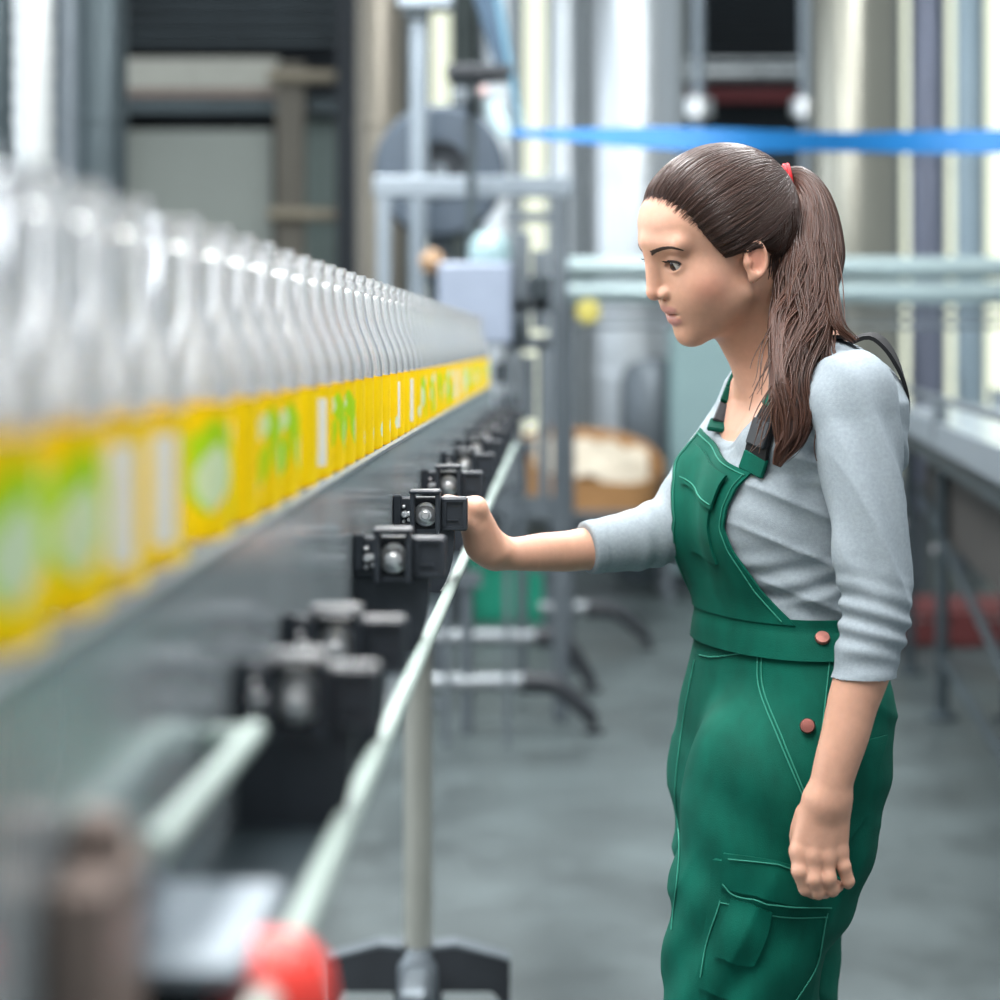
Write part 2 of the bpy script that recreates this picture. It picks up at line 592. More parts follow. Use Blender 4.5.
def tank(px0, px1, Y, m, label, z0=.45, z1=5.2, bands=(1.2, 2.4, 3.6)):
    xa, xb = W(px0, 0, Y)[0], W(px1, 0, Y)[0]
    r = (xb - xa) / 2
    c = ((xa + xb) / 2, Y + r, 0)
    t = thing('storage_tank', label, 'tank', c, None)
    pr = [(r * .25, z0 - .25 * r), (r * .8, z0 - .06 * r), (r * .97, z0), (r, z0 + .04), (r, z1), (r * .95, z1 + .05), (r * .5, z1 + .2 * r), (r * .1, z1 + .25 * r)]
    obj('tank_shell', MB().lathe(pr, c, n=64), m, t)
    for h in bands:
        obj('weld_band', MB().lathe([(r + .001, h - .02), (r + .006, h - .015), (r + .006, h + .015), (r + .001, h + .02)], c, n=64, cap=False), m, t)
    for k in range(3):
        a = PI / 2 + k * 2 * PI / 3
        obj('leg', MB().lathe([(.03, 0), (.03, z0 + .05)], (c[0] + .82 * r * math.cos(a), c[1] + .82 * r * math.sin(a), 0), n=12), M_steeld, t)
    return t


M_tw = mat('bright_tank_steel', (206, 212, 216), .34, .75, var=.05, scale=2, stretch=(2, 2, .2))
M_tb = mat('warm_tank_steel', (158, 157, 146), .28, .85, var=.1, scale=2, stretch=(2, 2, .2))
M_tl = mat('lilac_grey_tank_steel', (128, 134, 152), .36, .6, var=.08, scale=2)
M_td = mat('dark_tank_steel', (66, 76, 80), .35, .6, var=.15, scale=2)
tank(590, 690, 12.6, M_tw, 'tall bright stainless tank behind the woman\'s face')
tank(480, 523, 13.6, M_tw, 'slim pale tank directly right of the slate blue chute')
tank(547, 585, 13.6, M_tw, 'slim pale tank right of the cream window strip, left of the bright tank')
tank(818, 906, 11.0, M_tb, 'warm grey tank behind the ponytail')
tank(913, 948, 11.6, M_tl, 'slim lilac-grey tank right of the warm grey tank')
tank(958, 986, 12.2, mat('blue_white_tank_steel', (168, 188, 200), .4, .5, var=.05, scale=2), 'slim pale blue tank near the right edge')
tank(354, 404, 9.6, mat('brown_grey_tank_steel', (106, 102, 93), .36, .6, var=.12, scale=2), 'slim brownish tank left of the metal frame')
tank(66, 122, 9.4, M_td, 'dark steel tank at upper left behind the bottles')
tank(-60, 10, 9.0, M_td, 'dark tank cut by the left edge of the picture')
tank(400, 430, 14.4, mat('grey_green_tank_steel', (80, 88, 87), .4, .5, var=.1, scale=2), 'slim grey-green tank behind the tall pale pole')
tank(452, 478, 14.4, mat('grey_green_tank_steel', (80, 88, 87)), 'slim grey-green tank behind the black machine head')

# corrugated duct at the far left
dx0, dx1 = W(13, 0, 8.2)[0], W(54, 0, 8.2)[0]
r = (dx1 - dx0) / 2
pr = []
for k in range(100):
    pr.append((r * (1.0 if k % 2 else .9), .05 + k * .045))
t = obj('corrugated_duct', MB().lathe([(r, 0)] + pr, ((dx0 + dx1) / 2, 8.2, 0), n=32), mat('silvery_duct', (176, 180, 180), .35, .5, var=.05), angle=60)
tag(t, 'vertical silvery corrugated duct at the far left', 'duct')
t = obj('vertical_pipe', MB().lathe([(.03, 0), (.03, 4.6)], (W(68, 0, 8.5)[0], 8.5, 0), n=20), M_steeld)
tag(t, 'grey vertical pipe right of the corrugated duct', 'pipe')

# dark bay at upper left: recess, louvres, beams, roller door
t = thing('dark_bay', 'dark loading bay with louvres, pale beam and beige roller door at upper left', 'loading bay', W(225, 549, 14.0) * np.array([1, 1, 0]))
Y = 14.0
x0, x1 = W(108, 0, Y)[0], W(362, 0, Y)[0]
b = MB().box(x0, x1, Y + .5, Y + .6, 0, 5.2)
b.box(x0 - .1, x0, Y, Y + .6, 0, 5.2)
obj('recess_wall', b, M_dark2, t, smooth=False)
b = MB()
for k in range(8):
    pbox(b, 122, 336, -60 + k * 14, -54 + k * 14, Y + .2, .12)
obj('louvre', b, M_dark, t, smooth=False)
obj('pale_beam', pbox(MB(), 118, 278, 58, 88, Y, .25), mat('pale_beam_paint', (158, 158, 149), .6, 0, var=.06), t, smooth=False)
obj('lower_lip', pbox(MB(), 118, 278, 88, 96, Y + .02, .25), M_brown, t, smooth=False)
obj('grey_beam', pbox(MB(), 118, 340, 98, 112, Y + .1, .25), M_td, t, smooth=False)
b = MB()
for k in range(9):
    pbox(b, 122, 272, 130 + k * 16, 145.5 + k * 16, Y + .25, .1)
pbox(b, 122, 272, 272, 552, Y + .25, .1)
obj('roller_door', b, mat('beige_grey_door', (140, 146, 140), .6, 0, var=.05, scale=1), t, smooth=False)
obj('side_panel', pbox(MB(), 306, 340, 120, 552, Y + .3, .1), mat('grey_green_panel', (118, 132, 128), .6, 0, var=.05), t, smooth=False)
obj('post', pbox(MB(), 276, 304, 62, 552, Y - .1, .14), mat('brown_post_paint', (88, 84, 75), .6, 0, var=.1), t, smooth=False)
obj('dark_column', pbox(MB(), 336, 366, -60, 552, Y - .4, .2), M_dark2, t, smooth=False)
for y0 in (76, 214):
    obj('handrail_bar', MB().tube([W(268, y0, 13.86), W(345, y0 + 1, 13.86)], .045, 12), M_tan, t)

# right-hand dark bay with louvres, pipes and red beam
Y = 14.2
t = thing('dark_bay', 'dark bay with louvres between the bright tank and the warm grey tank', 'loading bay', W(752, 549, Y) * np.array([1, 1, 0]))
x0, x1 = W(676, 0, Y)[0], W(850, 0, Y)[0]
obj('recess_wall', MB().box(x0, x1, Y + .5, Y + .6, 0, 5.2), M_dark, t, smooth=False)
b = MB()
for k in range(12):
    pbox(b, 686, 828, -52 + k * 15, -46 + k * 15, Y + .25, .12)
obj('louvre', b, M_dark2, t, smooth=False)
obj('red_beam', pbox(MB(), 684, 822, 88, 101, Y - .05, .15), mat('dull_red_beam', (108, 42, 46), .6, 0, var=.1), t, smooth=False)
obj('grey_pipe', MB().tube([W(682, 74, Y - .15), W(818, 74, Y - .15)], .052, 14), M_steel, t)
obj('thin_pipe', MB().tube([W(682, 61, Y - .15), W(818, 61, Y - .15)], .02, 10), M_steel, t)
for px, nm in ((698, 'left'), (806, 'right')):
    p = MB().lathe([(.036, 0), (.036, 4.8)], (W(px, 0, 12.0)[0], 12.0, 0), n=16)
    o = thing('vertical_pipe', nm + ' of two light vertical pipes before the louvred dark bay', 'pipe', (W(px, 0, 12.0)[0], 12.0, 0))
    obj('tube', p, M_lsteel, o)
    obj('flange', MB().lathe([(.036, -.05), (.085, -.05), (.085, .05), (.036, .05)], W(px, 108, 12.0), n=18), M_steel, o)

# pipe rail across the hall behind the woman
t = thing('pipe_rail', 'two pale horizontal pipes on posts behind the woman', 'pipe rail', (W(800, 0, 8.6)[0], 8.6, 0))
for y0, rr in ((268, .046), (293, .050)):
    obj('rail_pipe', MB().tube([W(568, y0, 8.6), W(1090, y0, 8.6)], rr, 18), mat('white_rail_pipe', (136, 152, 154), .35, .3, var=.05, scale=3), t)
for y0 in (314, 326):
    obj('thin_rail', MB().tube([W(575, y0, 8.65), W(1090, y0, 8.65)], .010, 8), M_steeld, t)
for px in (569, 838, 1075):
    obj('rail_post', MB().lathe([(.024, 0), (.024, 1.75)], (W(px, 0, 8.72)[0], 8.72, 0), n=14), M_steeld, t)

obj('valve_cap', MB().lathe([(.012, 0), (.045, .005), (.05, .02), (.045, .035), (.012, .04)], W(588, 312, 8.40), (0, -1, 0), 24), mat('yellow_cap', (176, 166, 84), .5, 0), t)
obj('valve_stem', MB().tube([W(588, 312, 8.41), W(588, 312, 8.6), W(588, 296, 8.6)], .014, 10), M_steeld, t)

# pale teal cabinet behind the woman's arm
Y = 11.6
t = thing('control_cabinet', 'pale teal cabinet standing behind the woman\'s chest', 'cabinet', (W(707, 0, Y)[0], Y, 0))
x0, x1 = W(672, 0, Y)[0], W(748, 0, Y)[0]
z1 = W(0, 328, Y)[2]
obj('cabinet_body', MB().box(x0, x1, Y, Y + .33, .1, z1, bev=.01), M_teal, t, smooth=False)
obj('cabinet_door', MB().box(x0 + .03, x1 - .03, Y - .02, Y, .16, z1 - .04, bev=.006), M_teal, t, smooth=False)
obj('plinth', MB().box(x0 + .02, x1 - .02, Y + .02, Y + .31, 0, .1), M_dark, t, smooth=False)

# grey machine body in the gap between tank and cabinet
Y = 12.0
t = thing('pump_unit', 'grey pump drum with dark skirt right of the bright tank foot', 'pump', (W(662, 0, Y)[0], Y + .2, 0))
obj('drum', MB().lathe([(.15, .35), (.19, .4), (.19, 1.15), (.16, 1.25), (.06, 1.3)], (W(655, 0, Y)[0], Y + .2, 0), n=32), M_steeld, t)
obj('skirt', MB().lathe([(.21, 0), (.21, .35)], (W(655, 0, Y)[0], Y + .2, 0), n=32), M_dark, t)
# blue band
n = 60
V, F = [], []
for i in range(n):
    s = i / (n - 1)
    px = 512 + s * 600
    py = 133 + 5 * math.sin(s * PI) + 7 * s
    wd = .012 + .024 * (.5 - .5 * math.cos(min(s * 3.2, 1) * PI)) + .006 * math.sin(s * 9)
    tw = .9 * math.sin(s * 9) + .25
    c = W(px, py, 6.4)
    e = np.array([0, math.sin(tw) * .5, 1.0])
    e /= np.linalg.norm(e)
    nn = np.array([0, -e[2], e[1]]) * .0015
    V += [c - e * wd + nn, c + e * wd + nn, c + e * wd - nn, c - e * wd - nn]
    if i:
        a, b = 4 * i - 4, 4 * i
        F += [(a + k, b + k, b + (k + 1) % 4, a + (k + 1) % 4) for k in range(4)]
o = link('blue_strap', V, F + [(0, 1, 2, 3), tuple(4 * n - 4 + k for k in range(4))], M_blue)
tag(o, 'bright blue strap stretched across the hall above the woman\'s head', 'strap')
o = thing('strap_post', 'slim steel post beyond the right edge holding the blue strap', 'post', (W(1112, 0, 6.4)[0], 6.4, 0))
obj('tube', MB().lathe([(.02, .01), (.02, 2.1)], (W(1112, 0, 6.4)[0] + .02, 6.4, 0), n=12), M_steeld, o)
obj('base_plate', MB().lathe([(.08, 0), (.08, .01)], (W(1112, 0, 6.4)[0] + .02, 6.4, 0), n=16), M_steeld, o)

# metal frame with its wheel and the filling machine
Y = 7.6
t = thing('metal_frame', 'tall grey metal frame standing left of the woman, long thin right leg', 'frame', (W(470, 0, Y)[0], Y, 0))
obj('top_bar', pbox(MB(), 373, 574, 176, 197, Y - .03, .06, .006), M_lsteel, t, smooth=False)
obj('lower_bar', pbox(MB(), 505, 566, 212, 222, Y - .02, .04), M_steeld, t, smooth=False)
for a, b in ((377, 391), (553, 568)):
    xa, xb = W(a, 0, Y)[0], W(b, 0, Y)[0]
    obj('leg', MB().box(xa, xb, Y - .025, Y + .025, 0, W(0, 178, Y)[2], bev=.005), M_steeld if a > 500 else M_lsteel, t, smooth=False)
obj('brace', pbox(MB(), 480, 566, 497, 512, Y - .02, .04), M_steeld, t, smooth=False)
Yp = 7.9
o = thing('tall_pole', 'tall pale pole rising in front of the dark wheel', 'pole', (W(419, 0, Yp)[0], Yp, 0))
obj('tube', MB().lathe([(.035, .01), (.035, W(0, 6, Yp)[2])], (W(419, 0, Yp)[0], Yp, 0), n=18), M_lsteel, o)
obj('top_plate', pbox(MB(), 398, 452, -6, 6, Yp - .08, .16, .005), M_lsteel, o, smooth=False)
obj('clip', pbox(MB(), 405, 430, 6, 20, Yp - .05, .1, .005), M_dark, o, smooth=False)
obj('foot_plate', MB().lathe([(.1, 0), (.1, .012)], (W(419, 0, Yp)[0], Yp, 0), n=18), M_steeld, o)
Yw = 8.4
wc = W(440, 172, Yw)
o = thing('reel_wheel', 'large dark grey wheel behind the metal frame top bar', 'wheel', (wc[0], Yw + .1, 0))
obj('rim', MB().lathe([(.12, -.06), (.25, -.06), (.268, -.03), (.268, .03), (.25, .06), (.12, .06), (.12, -.06)], wc, (0, 1, 0), 48, cap=False), mat('blue_grey_rubber', (56, 68, 80), .5, 0, var=.1), o)
obj('disc', MB().lathe([(.03, -.03), (.125, -.03), (.125, .03), (.03, .03)], wc, (0, 1, 0), 32), M_dark2, o)
obj('hub', MB().lathe([(.03, -.08), (.03, .2)], wc, (0, 1, 0), 16), M_steeld, o)
obj('stand', MB().box(wc[0] - .04, wc[0] + .04, Yw + .14, Yw + .2, 0, wc[2] + .04), M_steeld, o, smooth=False)

Y = 7.0
t = thing('filling_machine', 'grey filling machine with black head and blue chute left of centre', 'machine', (W(475, 0, Y)[0], Y + .1, 0))
obj('body', pbox(MB(), 438, 512, 262, 345, Y, .25, .012), mat('lilac_grey_casing', (128, 138, 154), .45, .1, var=.06), t, smooth=False)
for a, b_ in ((442, 449), (504, 510)):
    xa, xb = W(a, 0, Y)[0], W(b_, 0, Y)[0]
    obj('leg', MB().box(xa, xb, Y + .1, Y + .13, 0, W(0, 345, Y)[2]), M_steeld, t, smooth=False)
obj('dome', MB().lathe([(.07, 0), (.075, .03), (.065, .07), (.04, .1), (.01, .11)], W(490, 262, Y + .12), n=24), mat('milky_cover', (128, 152, 156), .35, 0), t)
obj('back_mast', pbox(MB(), 466, 476, 62, 262, Y + .14, .04), M_dark, t, smooth=False)
obj('head_plate', pbox(MB(), 446, 512, 64, 76, Y, .2, .006), M_rubber, t, smooth=False)
obj('head_block', pbox(MB(), 452, 478, 76, 104, Y + .05, .1, .006), M_dark, t, smooth=False)
obj('gauge', MB().lathe([(.028, 0), (.03, .012), (.024, .016), (.018, .016)], W(460, 96, Y + .04), (0, -1, 0), 20), M_steeld, t)
obj('lamp_ball', MB().lathe([(.002, -.02), (.014, -.014), (.02, 0), (.014, .014), (.002, .02)], W(484, 91, Y + .03), n=16), mat('pinkish_cap', (206, 180, 176), .35, 0), t)
c0 = [W(470, -20, Y), W(492, -20, Y), W(514, 66, Y), W(496, 66, Y)]
obj('blue_chute', MB().prism([(p[0], p[2]) for p in c0], Y + .03, Y + .13), mat('slate_blue_chute', (44, 68, 88), .4, .2), t, smooth=False)
obj('chute_rail', MB().tube([W(495, -20, Y + .02), W(522, 136, Y + .02)], .012, 8), mat('pale_blue_rail', (96, 134, 154), .4, .2), t)
obj('teal_nozzle', MB().tube([W(490, 100, Y + .08), W(500, 122, Y + .08), W(508, 138, Y + .08)], [.03, .034, .02], 14), mat('pale_teal_plastic', (186, 208, 212), .4, 0), t)
obj('tan_ball', MB().lathe([(.002, -.045), (.03, -.035), (.045, 0), (.03, .035), (.002, .045)], W(432, 262, Y + .1), n=20), mat('tan_plastic', (140, 112, 84), .5, 0), t)
obj('ball_arm', MB().tube([W(432, 275, Y + .1), W(440, 300, Y + .12)], .014, 8), M_dark, t)
# clutter of fittings at the end of the bottle lane
for a in ((512, 232, 530, 345), (532, 250, 548, 330), (500, 300, 556, 312), (505, 336, 552, 350), (520, 356, 536, 420), (538, 340, 550, 500)):
    obj('side_rail', pbox(MB(), a[0], a[2], a[1], a[3], Y + .22, .05, .004), M_steeld, t, smooth=False)
for a in ((500, 320, 524, 345), (530, 275, 552, 300), (494, 362, 512, 384), (496, 395, 516, 440)):
    obj('valve_block', pbox(MB(), a[0], a[2], a[1], a[3], Y + .18, .06, .006), M_dark, t, smooth=False)

# stands with black feet along the lane
def lane_stand(label, xa, xb, y0, Y, fx, fy, polex, ptop):
    base = W(polex, 0, Y) * np.array([1, 1, 0])
    t = thing('conveyor_stand', label, 'stand', base)
    obj('cross_tube', MB().tube([W(xa, y0, Y), W(xb, y0, Y)], .030, 14), mat('white_tube', (128, 134, 138), .35, .4, var=.05), t)
    pts = spline([W(xb - 6, y0, Y), W(xb + (fx - xb) * .4, y0 + 3, Y), W(xb + (fx - xb) * .75, y0 + (fy - y0) * .5, Y), W(fx, fy - 4, Y)], 14)
    obj('curved_foot', MB().tube(pts, np.linspace(.042, .026, 14), 12), M_rubber, t)
    e = W(fx, fy, Y)
    obj('levelling_pad', MB().lathe([(.035, 0), (.035, .015), (.012, .02), (.012, max(.04, e[2] + .02))], (e[0], Y, 0), n=14), M_rubber, t)
    zt = W(0, ptop, Y)[2]
    obj('pole', MB().lathe([(.022, 0), (.022, zt)], base, n=14), M_steeld, t)
    obj('pole_head', MB().box(base[0] - .07, base[0] + .05, Y - .04, Y + .04, zt - .05, zt), M_steeld, t, smooth=False)


lane_stand('nearest conveyor stand with white tube and black curved foot', 405, 528, 682, 7.35, 594, 724, 467, 572)
lane_stand('middle conveyor stand with white tube, behind the nearest black foot', 405, 541, 637, 8.25, 592, 688, 522, 440)
lane_stand('farthest conveyor stand with black curved foot below the reaching arm', 540, 592, 608, 9.4, 648, 642, 548, 560)

Y = 10.3
t = thing('plastic_crate', 'green plastic crate on the floor under the reaching arm', 'crate', (W(513, 0, Y)[0], Y + .15, 0))
x0, x1 = W(470, 0, Y)[0], W(553, 0, Y)[0]
b = MB().box(x0, x1, Y, Y + .02, .02, .3).box(x0, x1, Y + .33, Y + .35, .02, .3).box(x0, x0 + .02, Y, Y + .35, .02, .3).box(x1 - .02, x1, Y, Y + .35, .02, .3).box(x0, x1, Y, Y + .35, 0, .03)
obj('crate_body', b, M_green, t, smooth=False)
for ya in (Y - .012, Y + .35):
    obj('crate_rim', MB().box(x0 - .012, x1 + .012, ya, ya + .012, .27, .31), M_green, t, smooth=False)
t = obj('storage_bin', MB().box(W(412, 0, 10.2)[0], W(460, 0, 10.2)[0], 10.2, 10.5, 0, .34, bev=.02), M_dark2, smooth=False)
tag(t, 'black bin on the floor left of the green crate', 'bin')

# cardboard tub on a low table
Y = 11.0
zt = W(0, 512, Y)[2]
cx = W(594, 0, Y)[0]
t = thing('low_table', 'low grey table carrying the cardboard tub', 'table', (cx, Y + .25, 0))
obj('tabletop', MB().box(cx - .45, cx + .45, Y, Y + .6, zt - .04, zt, bev=.006), M_steeld, t, smooth=False)
for sx in (-.4, .4):
    for yy in (Y + .05, Y + .55):
        obj('leg', MB().box(cx + sx - .02, cx + sx + .02, yy - .02, yy + .02, 0, zt - .04), M_steeld, t, smooth=False)
t = thing('cardboard_tub', 'open brown cardboard tub heaped with white wrap on the low table', 'box', (cx, Y + .3, zt))
n = 40
V, F = [], []
for k in range(n):
    a = 2 * PI * k / n
    ex = abs(math.cos(a)) ** .7 * math.copysign(1, math.cos(a))
    ey = abs(math.sin(a)) ** .7 * math.copysign(1, math.sin(a))
    rim = .29 + .13 * math.sin(a) - .05 * math.cos(a)
    for sc, zz in ((.9, 0), (1, rim), (.965, rim), (.87, .02)):
        V.append((cx + .385 * sc * ex, Y + .3 + .26 * sc * ey, zt + zz))
for k in range(n):
    a, b = 4 * k, 4 * ((k + 1) % n)
    F += [(a, b, b + 1, a + 1), (a + 1, b + 1, b + 2, a + 2), (a + 2, b + 2, b + 3, a + 3)]
F += [tuple(4 * k for k in range(n)), tuple(4 * k + 3 for k in range(n))]
link('tub_wall', V, F, M_card, t)
gx = np.linspace(-1, 1, 26)
V = [(cx + .31 * a, Y + .3 + .195 * b * math.sqrt(1 - .7 * a * a), zt + .25 + .09 * b + .09 * (1 - a * a) * (1 - b * b) + .03 * math.sin(7 * a + 2) * math.cos(6 * b) - .05 * a) for a in gx for b in gx]
F = [(i * 26 + j, i * 26 + j + 1, i * 26 + j + 27, i * 26 + j + 26) for i in range(25) for j in range(25)]
o = link('wrap_heap', V, F, M_white)
o['kind'] = 'stuff'
tag(o, 'heap of crumpled white wrap inside the cardboard tub', 'wrap')

# conveyor on the right
A, B = np.array([1.62, 8.8]), np.array([1.045, 4.0])
d = (B - A) / np.linalg.norm(B - A)
nrm = np.array([-d[1], d[0]])
nrm = nrm if nrm[0] > 0 else -nrm
Q = lambda u, v, z: (A[0] + d[0] * v + nrm[0] * u, A[1] + d[1] * v + nrm[1] * u, z)
L = float(np.linalg.norm(B - A))
t = thing('side_conveyor', 'pale steel conveyor running along the right edge behind the woman', 'conveyor', (*((A + B) / 2 + nrm * .2), 0))
obj('side_plate', MB().box(0, .01, 0, L, 1.055, 1.135, Q), M_lsteel, t, smooth=False)
obj('far_plate', MB().box(.44, .45, 0, L, 1.05, 1.19, Q), M_lsteel, t, smooth=False)
obj('belt', MB().box(.01, .44, 0, L, 1.09, 1.12, Q), M_steelb, t, smooth=False)
obj('guide_rail', MB().tube([Q(.03, 0, 1.20), Q(.03, L, 1.20)], .012, 10), M_steeld, t)
obj('under_frame', MB().box(.03, .42, 0, L, .98, 1.05, Q), M_dark, t, smooth=False)
obj('under_panel', MB().box(.17, .19, 0, L, .64, 1.0, Q), mat('brown_grey_panel', (60, 58, 56), .6, .1, var=.15), t, smooth=False)
for v in (.1, 2.4):
    obj('rail_bracket', MB().box(-.005, .04, v, v + .03, 1.08, 1.21, Q), M_steeld, t, smooth=False)
for v, u in ((1.15, .14), (3.6, .14), (1.15, .38), (3.6, .38), (.1, .1)):
    p = MB().lathe([(.024, .02), (.024, .99)], Q(u, v, 0), n=14)
    p.lathe([(.06, 0), (.06, .012), (.02, .03)], Q(u, v, 0), n=16)
    lg = obj('support_leg', p, M_dark, t)
    obj('leg_bolt', MB().lathe([(.018, 0), (.018, .012)], Q(u - .024, v, .62), (-nrm[0], -nrm[1], 0), 12), M_bolt, lg)
obj('brace', MB().tube([Q(.14, .1, .78), Q(.14, 1.15, .66), Q(.14, 3.6, .40)], .016, 10), M_dark, t)
obj('cross_tube', MB().tube([Q(.14, 1.15, .22), Q(.14, 3.6, .22)], .018, 10), M_dark, t)
Y = 9.4
t = thing('red_pallet', 'dull red pallet on the floor at right behind the elbow', 'pallet', (W(945, 0, Y)[0], Y + .3, 0))
x0, x1 = W(872, 0, Y)[0], W(1060, 0, Y)[0]
Mp = mat('dull_red_pallet', (88, 38, 38), .6, 0, var=.12)
for k in range(5):
    obj('top_slat', MB().box(x0, x1, Y + k * .13, Y + .1 + k * .13, .14, .165), Mp, t, smooth=False)
for k in range(3):
    obj('runner', MB().box(x0 + k * (x1 - x0 - .08) / 2, x0 + .08 + k * (x1 - x0 - .08) / 2, Y, Y + .62, 0, .14), Mp, t, smooth=False)
obj('front_board', MB().box(x0, x1, Y - .02, Y, .02, .13), Mp, t, smooth=False)
# ------------------------------------------------------------------ implicit-surface tools for the figure
def smin(a, b, k):
    h = np.clip(.5 + .5 * (b - a) / k, 0, 1)
    return b * (1 - h) + a * h - k * h * (1 - h)


def smax(a, b, k):
    return -smin(-a, -b, k)


def rcone(P, a, b, ra, rb):
    a, b = np.asarray(a, float), np.asarray(b, float)
    ab = b - a
    t = np.clip(((P - a) @ ab) / (ab @ ab), 0, 1)
    return np.linalg.norm(P - a - t[:, None] * ab, axis=1) - (ra + (rb - ra) * t)


def chain(P, pts, rs, k=.004):
    d = None
    if len(pts) > 3:
        m_ = (len(pts) - 1) * 3 + 1
        rs = np.interp(np.linspace(0, len(pts) - 1, m_), range(len(pts)), rs)
        rs[1:-1] = (rs[:-2] + 2 * rs[1:-1] + rs[2:]) / 4
        pts = spline(pts, m_)
        k = min(k, .0012)
    for i in range(len(pts) - 1):
        e = rcone(P, pts[i], pts[i + 1], rs[i], rs[i + 1])
        d = e if d is None else (np.minimum(d, e) if k < .002 else smin(d, e, k))
    return d


def ell(P, c, r, R=None):
    q = P - np.asarray(c, float)
    if R is not None:
        q = q @ R
    r = np.asarray(r, float)
    k0 = np.linalg.norm(q / r, axis=1)
    k1 = np.linalg.norm(q / (r * r), axis=1) + 1e-9
    return k0 * (k0 - 1) / k1


def sph(P, c, r):
    return np.linalg.norm(P - np.asarray(c, float), axis=1) - r


def sstep(a, b, x):
    t = np.clip((x - a) / (b - a), 0, 1)
    return t * t * (3 - 2 * t)


def waves(P, seed, freq, n=6):
    g = np.random.default_rng(seed)
    s = 0
    for i in range(n):
        d = g.normal(size=3)
        d /= np.linalg.norm(d)
        s = s + np.sin(P @ d * freq * g.uniform(.6, 1.7) + g.uniform(0, 6.28))
    return s / n


def nets(f, lo, hi, h, B=8):
    """surface nets over the blocks that the surface crosses"""
    lo, hi = np.asarray(lo, float), np.asarray(hi, float)
    nb = np.ceil((hi - lo) / (h * B)).astype(int)
    g = np.stack(np.meshgrid(*[np.arange(k) for k in nb], indexing='ij'), -1).reshape(-1, 3)
    c = lo + (g + .5) * B * h
    d = np.concatenate([f(c[i:i + 60000]) for i in range(0, len(c), 60000)])
    g = g[np.abs(d) < B * h * 1.45]
    o = np.stack(np.meshgrid(*[np.arange(B + 1)] * 3, indexing='ij'), -1).reshape(-1, 3)
    KV, KI, EDG = [], [], [[], [], []]
    S = nb * B + 2
    key = lambda q: (q[..., 0] * S[1] + q[..., 1]) * S[2] + q[..., 2]
    step = 96
    for s in range(0, len(g), step):
        gg = g[s:s + step]
        q = gg[:, None, :] * B + o
        val = f((lo + q * h).reshape(-1, 3)).reshape(len(gg), B + 1, B + 1, B + 1)
        ins = val < 0
        acc = np.zeros((len(gg), B, B, B, 3))
        cnt = np.zeros((len(gg), B, B, B))
        sl = lambda d_: slice(d_, B + d_)
        for ax in range(3):
            oth = [a for a in range(3) if a != ax]
            for e1 in (0, 1):
                for e2 in (0, 1):
                    d0 = [0, 0, 0]
                    d0[oth[0]], d0[oth[1]] = e1, e2
                    d1 = list(d0)
                    d1[ax] = 1
                    a = val[:, sl(d0[0]), sl(d0[1]), sl(d0[2])]
                    b = val[:, sl(d1[0]), sl(d1[1]), sl(d1[2])]
                    x = (a < 0) != (b < 0)
                    t = np.where(x, a / np.where(x, a - b, 1), 0)
                    pt = np.zeros(a.shape + (3,))
                    for m in range(3):
                        pt[..., m] = d0[m]
                    pt[..., ax] += t
                    acc += np.where(x[..., None], pt, 0)
                    cnt += x
                    if e1 == 0 and e2 == 0:
                        w_ = np.argwhere(x)
                        cell = gg[w_[:, 0]] * B + w_[:, 1:]
                        EDG[ax].append(np.concatenate([cell, a[x][:, None] < 0], 1))
        w_ = np.argwhere(cnt > 0)
        cell = gg[w_[:, 0]] * B + w_[:, 1:]
        KI.append(key(cell))
        KV.append(lo + (cell + (acc[cnt > 0] / cnt[cnt > 0][:, None])) * h)
    KI, KV = np.concatenate(KI), np.concatenate(KV)
    od = np.argsort(KI)
    KI, KV = KI[od], KV[od]
    F = []
    for ax in range(3):
        E = np.concatenate(EDG[ax]).astype(int)
        cell, sgn = E[:, :3], E[:, 3].astype(bool)
        o1, o2 = np.eye(3, dtype=int)[(ax + 1) % 3], np.eye(3, dtype=int)[(ax + 2) % 3]
        ks = [key(cell), key(cell - o1), key(cell - o1 - o2), key(cell - o2)]
        ix = [np.clip(np.searchsorted(KI, k), 0, len(KI) - 1) for k in ks]
        ok = np.all([KI[i] == k for i, k in zip(ix, ks)], axis=0)
        Q = np.stack(ix, 1)
        Q[~sgn] = Q[~sgn][:, ::-1]
        F.append(Q[ok])
    F = np.concatenate(F)
    V = KV
    for _ in range(2):                      # settle the vertices on the surface
        G = grad(f, V, h * .5)
        dv = f(V)
        V = V - np.clip(dv / np.maximum((G * G).sum(1), .3), -h * .5, h * .5)[:, None] * G
    return V, F


def grad(f, P, e=.002):
    return np.stack([(f(P + e * d) - f(P - e * d)) / (2 * e) for d in np.eye(3)], 1)


def keep(V, F, mask):
    """faces whose mask is true, vertices renumbered"""
    F = F[mask]
    u, inv = np.unique(F.ravel(), return_inverse=True)
    return V[u], inv.reshape(-1, 4)


def trace(f, O, D, n=70, tmax=1.0, relax=.85):
    O = np.array(O, float)
    t = np.zeros(len(O))
    for _ in range(n):
        t = t + relax * f(O + t[:, None] * D)
        t = np.clip(t, 0, tmax)
    return O + t[:, None] * D


def trace_px(f, px, y0=1.9, tmax=1.1):
    px = np.asarray(px, float)
    d = np.stack([(px[:, 0] - 500) / FPX, np.ones(len(px)), -(px[:, 1] - HY) / FPX], 1)
    O = np.array([0, 0, CAMZ]) + d * y0
    dn = d / np.linalg.norm(d, axis=1)[:, None]
    return trace(f, O, dn, tmax=tmax)


def normals(f, P, e=.004):
    G = grad(f, P, e)
    return G / (np.linalg.norm(G, axis=1)[:, None] + 1e-9)


